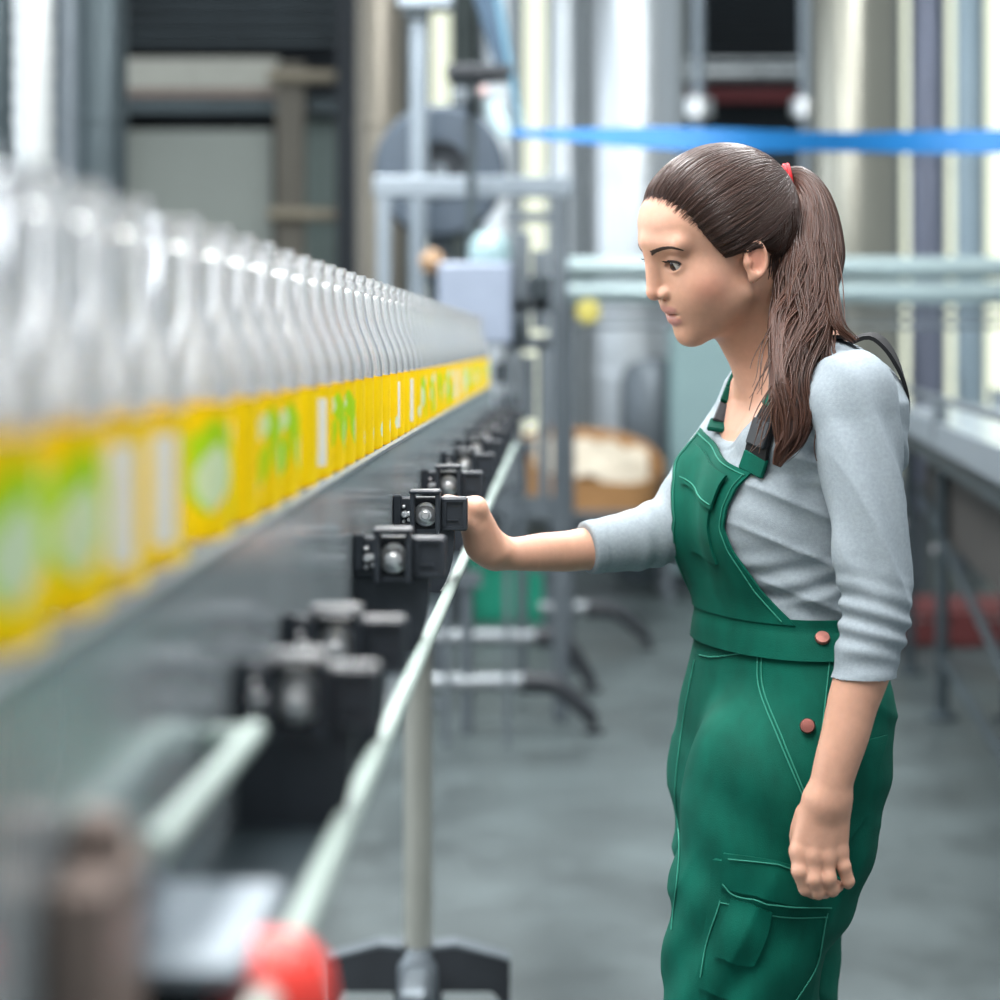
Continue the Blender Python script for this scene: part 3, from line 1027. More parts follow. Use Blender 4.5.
def shell(name, G, N, m, parent, lift, thick, closed=False):
    """grid of surface points G [a,b,3] with normals N -> thick cloth patch"""
    a, b = G.shape[:2]
    V = np.concatenate([(G + N * (lift + thick)).reshape(-1, 3), (G + N * lift).reshape(-1, 3)])
    F, o = [], a * b
    for i in range(a - 1):
        for j in range(b - 1):
            q = (i * b + j, i * b + j + 1, (i + 1) * b + j + 1, (i + 1) * b + j)
            F += [q, tuple(x + o for x in q[::-1])]
    rim = [i * b for i in range(a)] + [(a - 1) * b + j for j in range(1, b)] + [i * b + b - 1 for i in range(a - 2, -1, -1)] + [j for j in range(b - 2, 0, -1)]
    for i in range(len(rim)):
        p, q = rim[i], rim[(i + 1) % len(rim)]
        F.append((p, q, q + o, p + o))
    return link(name, V, F, m, parent, angle=50)


# ------------------------------------------------------------------ the woman: skeleton
PHI = math.radians(20)
FW = np.array([-math.cos(PHI), -math.sin(PHI), 0])          # her forward
LW = np.array([math.sin(PHI), -math.cos(PHI), 0])           # her left (towards the camera)
YC = 2.42


def headrot(psi, th, ro):
    F0 = np.array([-np.cos(psi), -np.sin(psi), 0])
    L0 = np.array([np.sin(psi), -np.cos(psi), 0])
    U0 = np.array([0, 0, 1.])
    F = F0 * np.cos(th) - U0 * np.sin(th)
    U = U0 * np.cos(th) + F0 * np.sin(th)
    return np.stack([F, L0 * np.cos(ro) + U * np.sin(ro), U * np.cos(ro) - L0 * np.sin(ro)], 1)


HR = headrot(math.radians(18), math.radians(22), math.radians(-5))
HO = np.array([0.2555, 2.37, 1.4925])
hw = lambda p: HO + np.asarray(p, float) @ HR.T             # head coordinates to world
NECK = W(797, 362, 2.43)
SN, EN, WN = W(855, 393, 2.245), W(875, 620, 2.205), W(827, 800, 2.19)
SF, EF, WF = W(778, 385, 2.575), W(668, 530, 2.49), W(503, 554, 2.405)


def rows(tab):
    t = np.array(tab, float)
    z = CAMZ - (t[:, 0] - HY) * YC / FPX
    xl, xr = (t[:, 1] - 500) * YC / FPX, (t[:, 2] - 500) * YC / FPX
    E = (xr - xl) / 2
    a = np.sqrt(np.maximum(E ** 2 - (t[:, 3] * math.sin(PHI)) ** 2, .05 ** 2)) / math.cos(PHI)
    o = np.argsort(z)
    return z[o], ((xl + xr) / 2)[o], a[o], t[:, 3][o]


TORSO = rows([(352, 772, 856, .085), (366, 748, 874, .115), (382, 738, 884, .140), (400, 732, 888, .155), (430, 719, 888, .160), (460, 711, 886, .157), (500, 708, 880, .148), (540, 708, 871, .140),
              (580, 708, 862, .134), (620, 710, 856, .132), (660, 718, 848, .130), (700, 716, 850, .135), (740, 712, 848, .138), (780, 710, 842, .138), (830, 712, 832, .13)])
PELV = rows([(596, 708, 860, .134), (620, 707, 864, .138), (645, 705, 868, .150), (680, 698, 874, .165), (720, 690, 875, .174), (760, 684, 870, .177), (800, 678, 862, .176), (850, 688, 850, .160), (910, 694, 838, .14)])


def loft(P, R, n=2.25):
    z, cx, a, b = (np.interp(P[:, 2], R[0], r) for r in (R[0], R[1], R[2], R[3]))
    q = np.stack([P[:, 0] - cx, P[:, 1] - YC], 1)
    p, l = q @ FW[:2], q @ LW[:2]
    k = ((np.abs(p) / a) ** n + (np.abs(l) / b) ** n + 1e-12) ** (1 / n)
    g = np.sqrt((p / a ** 2) ** 2 + (l / b ** 2) ** 2) / np.maximum(np.sqrt((p / a) ** 2 + (l / b) ** 2), 1e-6)
    d = (k - 1) / np.maximum(g, 1e-6) * .92
    d = np.where(k < .3, -.05, d)
    return smax(d, np.maximum(P[:, 2] - R[0][-1], R[0][0] - P[:, 2]), .03)


def tl(P):                       # torso-local forward, left
    cx = np.interp(P[:, 2], TORSO[0], TORSO[1])
    q = np.stack([P[:, 0] - cx, P[:, 1] - YC], 1)
    return q @ FW[:2], q @ LW[:2]


def cull(P, pts, rad):
    pts = np.asarray(pts, float)
    lo, hi = pts.min(0) - rad, pts.max(0) + rad
    a, b = P.min(0), P.max(0)
    return bool(np.any(b < lo) or np.any(a > hi))


BUST = [np.array([W(737, 505, YC)[0], YC, zpx(512, YC)]) + FW * -.012 + LW * s for s in (.066, -.066)]


def torso_d(P):
    d = loft(P, TORSO)
    for c in BUST:
        d = smin(d, ell(P, c, (.062, .062, .066)), .05)
    d = smin(d, rcone(P, W(806, 372, YC), SN + np.array([0, 0, -.004]), .046, .036), .025)
    d = smin(d, rcone(P, SN + np.array([-.02, .01, -.012]), W(788, 446, 2.345), .028, .050), .02)
    d = smin(d, rcone(P, W(806, 378, 2.40), SN + np.array([0, .01, -.010]), .044, .030), .02)
    d = smin(d, rcone(P, W(800, 372, YC), SF + np.array([0, 0, -.004]), .048, .046), .03)
    return d


UN = [SN, EN]
HANDN = [(827, 800, 2.192, .0208, .016), ]


def arm_near_d(P):
    return chain(P, [SN, W(866, 510, 2.22), EN, W(853, 702, 2.197), W(845, 735, 2.193), W(836, 765, 2.191), WN],
                 [.041, .036, .032, .0262, .0250, .0232, .0212], .004)


def fingers(P, base, mids, tips, r0, r1, k=.004):
    d = None
    for b, m, t in zip(base, mids, tips):
        e = smin(rcone(P, b, m, r0, (r0 + r1) / 2), rcone(P, m, t, (r0 + r1) / 2, r1), k)
        d = e if d is None else np.minimum(d, e)
    return d


# hanging hand: back of the hand to the camera, fingers curled down
KN = [W(800, 851, 2.190), W(812.5, 855, 2.186), W(826, 856, 2.188), W(838.5, 851, 2.194)]
PN = [W(800, 871, 2.183), W(814, 879, 2.180), W(828, 878, 2.182), W(843.5, 866, 2.189)]
DN = [W(806, 888, 2.188), W(818, 891.5, 2.186), W(832, 889, 2.188), W(848, 881, 2.192)]
TN = [W(814, 893, 2.203), W(825, 892.5, 2.203), W(838, 886, 2.202), W(848, 884, 2.199)]


def hand_near_d(P):
    wr = WN
    d = None
    for i, (k_, rr) in enumerate(zip(KN, (.0112, .0112, .0108, .0100))):
        s = wr + (i - 1.5) * np.array([.0075, 0, 0])
        e = rcone(P, s, k_, .0142, rr)
        d = e if d is None else smin(d, e, .007)
    d = smin(d, ell(P, W(818, 838, 2.200), (.020, .012, .026)), .012)
    for k_ in KN:                                            # knuckles
        d = smin(d, sph(P, k_ + np.array([0, -.0035, .001]), .0078), .006)
    fi = None
    for i in range(4):
        r = (.0092, .0092, .0088, .0076)[i]
        e = smin(smin(rcone(P, KN[i], PN[i], r, r * .95), rcone(P, PN[i], DN[i], r * .97, r * .86), .003), rcone(P, DN[i], TN[i], r * .86, r * .70), .003)
        fi = e if fi is None else smin(fi, e, .0012)
    d = smin(d, fi, .006)
    th = chain(P, [W(808, 815, 2.202), W(801, 836, 2.213), W(803, 858, 2.221), W(808, 874, 2.222)], [.014, .0125, .0098, .0078], .006)
    return smin(d, th, .008)


# reaching hand: wrist bent back, palm against the bracket side, fingers folded around it
KF = [W(476.5, 509, 2.362), W(476, 507, 2.378), W(476, 508, 2.394), W(477, 512, 2.410)]


def arm_far_d(P):
    return chain(P, [SF, EF, W(585, 549, 2.448), W(545, 552, 2.425), W(515, 554, 2.412), W(498, 553, 2.405)],
                 [.041, .029, .0245, .0225, .0188, .0190], .004)


def hand_far_d(P):
    wr = W(496, 551, 2.402)
    d = None
    for i, k_ in enumerate(KF):
        s = wr + np.array([-.004, (i - 1.5) * .010, 0])
        e = rcone(P, s, k_, .0158, .0112)
        d = e if d is None else smin(d, e, .012)
    d = smin(d, rcone(P, W(480, 546, 2.386), W(473, 528, 2.375), .0175, .0130), .012)      # heel and ball of the thumb
    d = smin(d, rcone(P, W(480, 548, 2.412), W(474, 530, 2.408), .0160, .0115), .012)
    fi = None
    for i in range(4):
        r = (.0092, .0094, .009, .0078)[i]
        pip = KF[i] + np.array([-.032, .002, .004 - .003 * abs(i - 1)])
        dip = pip + np.array([-.020, .003, -.010])
        tip = dip + np.array([-.006, .003, -.018])
        e = smin(smin(rcone(P, KF[i], pip, r * 1.1, r), rcone(P, pip, dip, r, r * .9), .003), rcone(P, dip, tip, r * .9, r * .72), .003)
        fi = e if fi is None else np.minimum(fi, e)
    d = smin(d, fi, .008)
    th = chain(P, [W(478, 541, 2.378), W(470, 524, 2.362), W(457, 522, 2.356), W(445, 520, 2.358)], [.0145, .0115, .0095, .0078], .006)
    return smin(d, th, .008)


EYE = [np.array([.0732, s * .0292, -.001]) for s in (1, -1)]


def head_d(P):
    p = (P - HO) @ HR
    q = p.copy()
    q[:, 1] = np.abs(q[:, 1])
    d = ell(p, (-.003, 0, .022), (.0905, .070, .076))
    d = smin(d, ell(p, (.041, 0, .037), (.0485, .057, .0425)), .02)
    d = smin(d, ell(p, (.036, 0, -.028), (.056, .054, .066)), .025)
    d = smin(d, ell(p, (.060, 0, -.050), (.0345, .033, .036)), .018)
    d = smin(d, sph(q, (.055, .036, -.029), .0235), .02)                 # cheekbone
    d = smin(d, rcone(q, (.020, .050, -.056), (.074, .009, -.087), .0125, .0125), .018)   # jaw
    d = smin(d, ell(q, (.046, .026, -.048), (.036, .028, .034)), .02)                # cheek
    d = smin(d, sph(p, (.0785, 0, -.0865), .0140), .012)                 # chin
    d = smin(d, ell(p, (.040, 0, -.074), (.042, .040, .026)), .015)
    d = smin(d, rcone(q, (.0865, .0, .0270), (.0735, .043, .0215), .0120, .0105), .010)  # brow ridge
    d = smax(d, -ell(q, (.0985, .034, .0015), (.0145, .0185, .0105)), .012)              # orbit
    d = smin(d, rcone(p, (.0925, 0, .013), (.1015, 0, -.0235), .0072, .0088), .009)      # nose
    d = smin(d, sph(p, (.1030, 0, -.0275), .0086), .004)
    d = smin(d, ell(q, (.0935, .0112, -.0305), (.0098, .0066, .0068)), .0035)
    d = smax(d, -ell(q, (.0985, .0062, -.0378), (.0055, .0032, .0034)), .002)
    d = smin(d, ell(p, (.0880, 0, -.0500), (.0092, .0210, .0064)), .0045)                # lips
    d = smin(d, ell(p, (.0865, 0, -.0650), (.0092, .0175, .0066)), .0045)
    d = smax(d, -ell(p, (.0990, 0, -.0578 ), (.0140, .0235, .0015)), .0025)
    d = smin(d, sph(q, EYE[0], .0137), .005)                             # lids
    d = smax(d, -ell(q, (.0872, .0305, -.0004), (.0135, .0142, .0060)), .0012)
    # ear
    ca, sa = math.cos(.30), math.sin(.30)
    R = np.array([[ca, 0, sa], [0, 1, 0], [-sa, 0, ca]]).T
    c = np.array([.0055, .0695, -.0215])
    qe = (q - c) @ R
    ax_, az_ = .0118, .0208
    rr = np.sqrt((qe[:, 0] / ax_) ** 2 + (qe[:, 2] / az_) ** 2)
    tilt = -.35 * qe[:, 0]
    rim = np.sqrt(((rr - .86) * (ax_ + az_) / 2) ** 2 + (qe[:, 1] - tilt - .005) ** 2) - .0030
    plate = np.maximum((rr - .92) * ax_, np.abs(qe[:, 1] - tilt - .001) - .0026)
    e = smin(rim, plate, .003)
    e = smin(e, ell(qe, (.0085, .0015, -.003), (.005, .005, .006)), .003)
    e = smin(e, ell(qe, (.003, .002, -.020), (.006, .004, .006)), .004)
    d = smin(d, e, .004)
    return d


def neck_d(P):
    d = rcone(P, hw((-.012, 0, -.045)), NECK, .050, .054)
    return smin(d, rcone(P, hw((.010, .0, -.070)), W(770, 372, 2.41), .040, .036), .03)


def leg_pts(near):
    if near:
        return [W(772, 780, 2.335), W(757, 870, 2.335), W(746, 950, 2.335), W(740, 1000, 2.335), W(736, 1120, 2.335), W(744, 1400, 2.335)]
    return [W(786, 780, 2.505), W(776, 870, 2.505), W(765, 950, 2.505), W(764, 1000, 2.505), W(775, 1120, 2.505), W(794, 1400, 2.505)]


LN, LF = leg_pts(True), leg_pts(False)
HEADB = [hw((x, y, z)) for x in (-.11, .12) for y in (-.09, .09) for z in (-.12, .11)]
HNB = np.array([W(785, 790, 2.19), W(855, 900, 2.22)])
HFB = np.array([W(400, 490, 2.36), W(505, 575, 2.41)])


def parts_d(P):
    big = np.full(len(P), .08)
    out = {}
    tb = np.array([W(690, 300, 2.2), W(900, 900, 2.65)])
    out['torso'] = big if cull(P, tb, .12) else smin(torso_d(P), neck_d(P), .028)
    if not cull(P, HEADB, .09):
        out['torso'] = smin(out['torso'], head_d(P), .016)
    out['armn'] = big if cull(P, [SN, EN, WN], .1) else arm_near_d(P)
    if not cull(P, HNB, .07):
        out['armn'] = smin(out['armn'], hand_near_d(P), .012)
    out['armf'] = big if cull(P, [SF, EF, WF], .1) else arm_far_d(P)
    if not cull(P, HFB, .07):
        out['armf'] = smin(out['armf'], hand_far_d(P), .012)
    lg = big
    if not cull(P, np.array(LN + LF), .15):
        lg = np.minimum(chain(P, LN, [.088, .078, .066, .062, .052, .038]), chain(P, LF, [.088, .078, .066, .062, .052, .038]))
    out['leg'] = lg
    return out


def body_d(P):
    o = parts_d(P)
    d = smin(o['torso'], o['armn'], .02)
    d = smin(d, o['armf'], .02)
    return smin(d, o['leg'], .02)


# ------------------------------------------------------------------ body mesh
def region(C):
    """0 hidden by clothes, 1 head/neck/chest, 2 near forearm, 3 far forearm"""
    o = parts_d(C)
    r = np.zeros(len(C), int)
    m = np.minimum(np.minimum(o['torso'], o['armn']), np.minimum(o['armf'], o['leg']))
    r[(C[:, 2] > zpx(470, YC))] = 1
    r[(o['armn'] <= m + 1e-9) & (C[:, 2] < zpx(650, 2.2)) & (C[:, 1] < 2.29)] = 2
    r[(o['armf'] <= m + 1e-9) & (C[:, 0] < W(640, 0, 2.46)[0])] = 3
    return r


VV, FF = [], []
nv_ = 0
boxes = {1: (np.array([.10, 2.18, zpx(478, YC)]), np.array([.48, 2.66, 1.64]), .0019),
         2: (np.array([.28, 2.13, .72]), np.array([.45, 2.27, zpx(630, 2.2)]), .0017),
         3: (np.array([-.15, 2.30, 1.07]), np.array([.20, 2.52, 1.25]), .0019),
         0: (np.array([-.02, 2.10, .05]), np.array([.50, 2.72, 1.42]), .008)}
for rid, (lo, hi, h) in boxes.items():
    V, F = nets(body_d, lo, hi, h)
    C = V[F].mean(1)
    V, F = keep(V, F, region(C) == rid)
    VV.append(V)
    FF.append(F + nv_)
    nv_ += len(V)
BV, BF = np.concatenate(VV), np.concatenate(FF)

SKIN = np.array([.555, .305, .212])
cols = np.tile(SKIN, (len(BV), 1))
p = (BV - HO) @ HR
q = p.copy()
q[:, 1] = np.abs(q[:, 1])


def blend(mask, col):
    global cols
    m = np.clip(mask, 0, 1)[:, None]
    cols = cols * (1 - m) + np.array(col) * m


blend(.55 * np.exp(-(((q - (.060, .052, -.034)) / (.020, .02, .016)) ** 2).sum(1)), (.62, .25, .18))      # blush
blend(.5 * np.exp(-(((p - (.108, 0, -.030)) / (.012, .012, .009)) ** 2).sum(1)), (.60, .27, .20))
blend(.7 * np.exp(-(((q - (.004, .073, -.020)) / (.011, .012, .016)) ** 2).sum(1)), (.62, .24, .17))        # ear
lip = np.maximum(1 - np.abs(ell(p, (.0885, 0, -.0505), (.014, .0225, .0072))) * 0, 0)
inl = np.minimum(ell(p, (.0900, 0, -.0508), (.014, .0215, .0066)), ell(p, (.0890, 0, -.0650), (.014, .0185, .0068)))
blend(sstep(.0016, -.0012, inl), (.46, .205, .175))
for K_ in KN:
    blend(.30 * np.exp(-(((BV - K_) / .008) ** 2).sum(1)), (.62, .27, .19))
M_skin = mat('skin', (200, 160, 140), .46, 0, attr='col', var=.05, scale=90, bump=.06, bscale=700, sss=.12)
woman = link('person', BV, BF, M_skin, None, cols=cols, angle=None)
tag(woman, 'woman with brown ponytail in green dungarees, left of frame facing the bottles, one hand on a bracket', 'person')
woman['label'] = 'woman with brown ponytail in green dungarees, facing the bottles, one hand on a black bracket'

# eyes
for s, e in zip((1, -1), EYE):
    th, ph = np.meshgrid(np.linspace(0, PI, 40), np.linspace(0, 2 * PI, 48, endpoint=False), indexing='ij')
    gz = np.array([.95, -.22 if s > 0 else -.05, -.16])
    gz /= np.linalg.norm(gz)
    u1 = np.cross(gz, (0, 0, 1))
    u1 /= np.linalg.norm(u1)
    u2 = np.cross(gz, u1)
    D = np.cos(th)[..., None] * gz + np.sin(th)[..., None] * (np.cos(ph)[..., None] * u1 + np.sin(ph)[..., None] * u2)
    rad = .0124 + .0006 * np.exp(-(th / .45) ** 2)
    V = hw((e + D * rad[..., None]).reshape(-1, 3))
    c = np.tile(np.array([.46, .43, .41]), (len(V), 1))
    tt = th.ravel()
    c[tt < .74] = (.022, .011, .008)
    c[tt < .36] = (.006, .006, .006)
    n = 48
    F = [(i * n + j, (i + 1) * n + j, (i + 1) * n + (j + 1) % n, i * n + (j + 1) % n) for i in range(39) for j in range(n)]
    link('eye', V, F, mat('eye', (255, 255, 255), .08, 0, attr='col'), woman, cols=c)
    # lash line and brow
    lw, br = MB(), MB()
    pts = [(0.0872 - .55 * abs(t - .15) ** 2 * .012, s * (.0305 + .0142 * t), -.0004 + .0060 * math.sqrt(max(0, 1 - t * t)) + .0002) for t in np.linspace(-.96, 1.0, 22)]
    P0 = np.array([hw(x) for x in pts])
    for _ in range(6):
        P0 = P0 - (body_d(P0) - .0004)[:, None] * normals(body_d, P0, .001)
    lw.tube(P0, np.linspace(.0009, .0015, 22), 6)
    for i in range(3, 22, 1):
        b0 = P0[i]
        f_ = HR[:, 0] * .0065 + HR[:, 2] * .002 + HR[:, 1] * s * (.0045 * (i - 9) / 12)
        lw.tube([b0, b0 + f_ * .55 - HR[:, 2] * .0008, b0 + f_ + HR[:, 2] * .0008], [.00035, .0003, .0001], 4)
    obj('eyelash', lw, mat('lash', (28, 20, 18), .6), woman)
    g = np.random.default_rng(3)
    bp = spline([(651.0, 253.4, 0), (656, 250.8, 0), (664, 248.2, 0), (673, 247.6, 0), (683.5, 250.4, 0)], 60)[:, :2]
    hp = (trace_px(head_d, bp) - HO) @ HR
    hp[:, 1] *= s
    for k in range(620):
        i = int(59 * g.uniform(0, 1) ** 1.1)
        t = i / 59
        wv = (1 - .8 * t) * .0032
        a = hp[i] + np.array([0, 0, g.uniform(-wv, wv)])
        j = min(59, i + 9)
        b = hp[j] + np.array([0, 0, g.uniform(-.4, .5) * wv])
        Q = np.array([hw(a), hw((a + b) / 2), hw(b)])
        for _ in range(4):
            Q = Q - (head_d(Q) - .0002)[:, None] * normals(head_d, Q, .001)
        br.tube(Q, [.00025, .00045, .00015], 4, cap=False)
    obj('eyebrow', br, mat('brow_hair', (52, 36, 30), .6), woman)
# ------------------------------------------------------------------ clothes
M_shirt = mat('heather_grey_jersey', (145, 155, 162), .85, 0, var=.10, scale=260, bump=.25, bscale=900)
M_dung = mat('green_work_cotton', (0, 82, 67), .78, 0, var=.26, scale=16, stretch=(1.6, 1, .7), bump=.3, bscale=800)
M_seam = mat('green_seam_thread', (40, 128, 108), .8, 0)
M_dung.node_tree.nodes['Principled BSDF'].inputs['Specular IOR Level'].default_value = .2
M_shirt.node_tree.nodes['Principled BSDF'].inputs['Specular IOR Level'].default_value = .2
M_strapb = mat('black_webbing', (15, 16, 19), .85, 0, bump=.2, bscale=700)
M_copper = mat('copper_button', (168, 112, 102), .45, .6, var=.1, scale=200)
M_hair = mat('brown_hair', (80, 54, 44), .36, 0, attr='col')


def crease(x):
    return (1 - np.abs(np.sin(x))) ** 3


def gauss(P, c, s):
    return np.exp(-(((P - c) / s) ** 2).sum(1))


CUFN, CUFF_ = W(855, 705, 2.20), W(586, 547, 2.447)
axN = (WN - EN) / np.linalg.norm(WN - EN)
axF = (W(545, 552, 2.425) - EF) / np.linalg.norm(W(545, 552, 2.425) - EF)


def sleeve_near_d(P):
    d = chain(P, [SN, W(863, 480, 2.226), W(870, 550, 2.213), EN, CUFN + axN * .05], [.0435, .0430, .0395, .0370, .0268], .006)
    s = (P - EN) @ axN
    wv = waves(P, 5, 40)
    d = d + .0024 * np.sin(s * 2 * PI / .021 + 2.2 * wv) * np.exp(-((s - .005) / .035) ** 2)
    d = d + .0016 * np.sin(s * 2 * PI / .034 + 3.0 * wv + (P[:, 0] - EN[0]) * 60) * np.exp(-((s - .055) / .03) ** 2)
    up = np.array([.35, 0, .93])
    d = d + .0030 * np.sin((P @ np.array([.85, .3, .26])) * 2 * PI / .036 + 2.2 * waves(P, 6, 14)) * sstep(-.01, -.06, s)
    d = d - .0034 * crease((P @ np.array([.80, .2, .42])) * PI / .052 + 1.4 * waves(P, 16, 13)) * sstep(.0, -.05, s) * (.35 + .65 * sstep(-.3, .4, waves(P, 17, 18)))
    cut = (P - CUFN) @ (axN + np.array([.10, 0, .0]))
    d = np.where(cut > -.020, d - .0012 * sstep(-.020, -.017, cut), d)
    return smax(d, cut, .003)


def sleeve_far_d(P):
    d = chain(P, [SF, W(715, 470, 2.53), EF, CUFF_ + axF * .04], [.050, .0445, .0415, .0262], .008)
    s = (P - EF) @ axF
    wv = waves(P, 8, 30)
    d = d + .0016 * np.sin(s * 2 * PI / .028 + 2 * wv) * np.exp(-((s + .0) / .05) ** 2)
    cut = (P - CUFF_) @ axF
    d = np.where(cut > -.016, d - .0010 * sstep(-.016, -.014, cut), d)
    return smax(d, cut, .003)


def shirt_d(P):
    big = np.full(len(P), .08)
    t = torso_d(P) - .0045
    p_, l_ = tl(P)
    side = np.exp(-((l_ - .13) / .09) ** 2)
    wv = waves(P, 11, 16)
    z = P[:, 2]
    ph = (z * .86 - p_ * .50)
    t = t + .0026 * np.sin(ph * 2 * PI / .036 + 2.4 * wv) * side * (np.exp(-((z - zpx(468)) / .045) ** 2) + .9 * np.exp(-((z - zpx(590)) / .045) ** 2))
    ph2 = (z * .95 + p_ * .30)
    t = t + .0022 * np.sin(ph2 * 2 * PI / .030 + 2.8 * wv) * np.exp(-((l_ - .10) / .09) ** 2) * np.exp(-((z - zpx(572)) / .03) ** 2)
    t = t - .0036 * crease((z * .90 - p_ * .42) * PI / .044 + 1.3 * waves(P, 18, 12)) * np.exp(-((l_ - .13) / .08) ** 2) * sstep(zpx(625), zpx(600), z) * sstep(zpx(440), zpx(462), z) * (.3 + .7 * sstep(-.2, .4, waves(P, 19, 16)))
    # a drawn fold from the armpit to the bust
    for y_, slope, amp in ((462, .22, .0045), (478, .10, .0030), (582, -.30, .0035)):
        zz = z - (zpx(y_) + slope * (p_ - .02))
        t = t - amp * np.exp(-(zz / .006) ** 2) * np.exp(-((l_ - .135) / .06) ** 2) * np.exp(-((p_ - .02) / .07) ** 2)
    sn = big if cull(P, [SN, EN, CUFN], .13) else sleeve_near_d(P)
    sf = big if cull(P, [SF, EF, CUFF_], .13) else sleeve_far_d(P)
    t = smax(t, zpx(640) - z, .004)
    kk = .006 + .010 * sstep(zpx(462), zpx(395), z)
    d = smin(smin(t, sn, kk), sf, .015)
    # scoop neck and hem
    m = sstep(-.07, .075, p_)
    zc = zpx(343) * (1 - m) + zpx(441) * m + .085 * (np.abs(l_ + .004) / .088) ** 3.0
    d = smax(d, (z - zc) * .6, .004)
    rim = np.abs((z - zc) * .6 + .006)
    d = np.where(rim < .0015, d + .0006, d)
    return d


def dung_d(P):
    z = P[:, 2]
    d = loft(P, PELV, 2.3) - .002
    a = chain(P, LN, [.098, .0925, .0900, .0880, .080, .070], .006)
    b = chain(P, LF, [.095, .0930, .0880, .0860, .077, .070], .006)
    lg = smin(a, b, .010)
    d = smin(d, lg, .028)
    wv = waves(P, 21, 13)
    d = d + .0030 * waves(P, 22, 26) * sstep(zpx(650), zpx(700), z)
    d = d + .0028 * np.sin((z * .8 + P[:, 0] * .6) * 2 * PI / .07 + 2.6 * wv) * np.exp(-((z - zpx(830)) / .12) ** 2)
    d = d + .0030 * np.sin((z * .55 - P[:, 0] * .8 + .3 * P[:, 1]) * 2 * PI / .06 + 3 * wv) * sstep(zpx(830), zpx(930), z)
    d = d - .0040 * crease((z * .75 + P[:, 0] * .66) * PI / .10 + 1.6 * waves(P, 24, 7)) * sstep(zpx(655), zpx(700), z) * sstep(-.25, .5, waves(P, 25, 11))
    d = d - .0040 * crease((z * .45 - P[:, 0] * .9) * PI / .085 + 1.5 * waves(P, 26, 8)) * sstep(zpx(800), zpx(880), z) * sstep(-.25, .4, waves(P, 27, 10))
    d = smax(d, z - zpx(622), .004)
    return smax(d, .085 - z, .004)


def coat_d(P):
    return np.minimum(shirt_d(P), dung_d(P))


V, F = nets(shirt_d, (.02, 2.10, zpx(650)), (.50, 2.70, zpx(325)), .0030)
shirt = link('shirt', V, F, M_shirt, woman, angle=None)
V, F = nets(dung_d, (.10, 2.12, .05), (.52, 2.70, zpx(600)), .0048)
dung = link('dungarees', V, F, M_dung, woman, angle=None)


def radial(al, z, f, r0=.36):
    al, z = np.asarray(al, float), np.asarray(z, float)
    cx = np.interp(z, TORSO[0], TORSO[1])
    D = np.cos(al)[:, None] * FW + np.sin(al)[:, None] * LW
    O = np.stack([cx, np.full_like(cx, YC), z], 1) + D * r0
    return trace(f, O, -D, tmax=r0)


# waistband
na = 160
al = np.linspace(-PI, PI, na)
zz = np.linspace(zpx(646), zpx(607), 8)
A_, Z_ = np.meshgrid(al, zz, indexing='ij')
base = lambda P: np.minimum(dung_d(P), torso_d(P) - .0045)
Gp = radial(A_.ravel(), Z_.ravel(), base)
shell('waistband', Gp.reshape(na, 8, 3), normals(base, Gp).reshape(na, 8, 3), M_dung, dung, .0030, .0026)

# bib
edge = trace_px(shirt_d, [(757, 470), (740, 488), (730, 508), (727, 528), (736, 550), (762, 588), (796, 624)])
ep, el_ = tl(edge)
ea, ez = np.arctan2(el_, ep), edge[:, 2]
o_ = np.argsort(ez)
ea, ez = ea[o_], ez[o_]
ns, nt = 56, 60
s_, t_ = np.meshgrid(np.linspace(0, 1, ns), np.linspace(0, 1, nt), indexing='ij')


def bib_points(s, t):
    ztop = zpx(432) * (1 - s) + zpx(468) * s
    z = zpx(612) + t * (ztop - zpx(612))
    a = np.interp(z, ez, ea)
    al = (2 * s - 1) * a
    return radial(al, z, lambda P: torso_d(P) - .0065)


def tors(P):
    return torso_d(P) - .0065


G = bib_points(s_.ravel(), t_.ravel())
bib_N = normals(tors, G, .008)
bib = shell('bib', G.reshape(ns, nt, 3), bib_N.reshape(ns, nt, 3), M_dung, dung, .002, .003)


def bib_patch(name, s0, s1, t0, t1, lift, thick, parent, taper=0.0):
    s, t = np.meshgrid(np.linspace(0, 1, 24), np.linspace(0, 1, 20), indexing='ij')
    ss = s0 + (s1 - s0) * (.5 + (s - .5) * (1 - taper * (1 - t)))
    g = bib_points(ss.ravel(), (t0 + (t1 - t0) * t).ravel())
    return shell(name, g.reshape(24, 20, 3), normals(tors, g, .008).reshape(24, 20, 3), M_dung, parent, lift, thick)


bib_patch('chest_pocket', .14, .86, .36, .90, .005, .003, dung, .25)
bib_patch('chest_pocket_flap', .12, .88, .72, .93, .0085, .003, dung)


def bib_seam(s, t, lift=.0058):
    g = bib_points(np.asarray(s, float), np.asarray(t, float))
    return g + normals(tors, g, .008) * lift


sm = []
k = np.linspace(0, 1, 40)
sm.append(bib_seam(np.full(40, .965), .02 + .96 * k))
sm.append(bib_seam(np.full(40, .035), .02 + .96 * k))
sm.append(bib_seam(.02 + .96 * k, np.full(40, .975)))
sm.append(bib_seam(.13 + .74 * k, np.full(40, .745), .0122))
for q_ in sm:
    obj('seam', MB().tube(q_, .0008, 5), M_seam, dung)


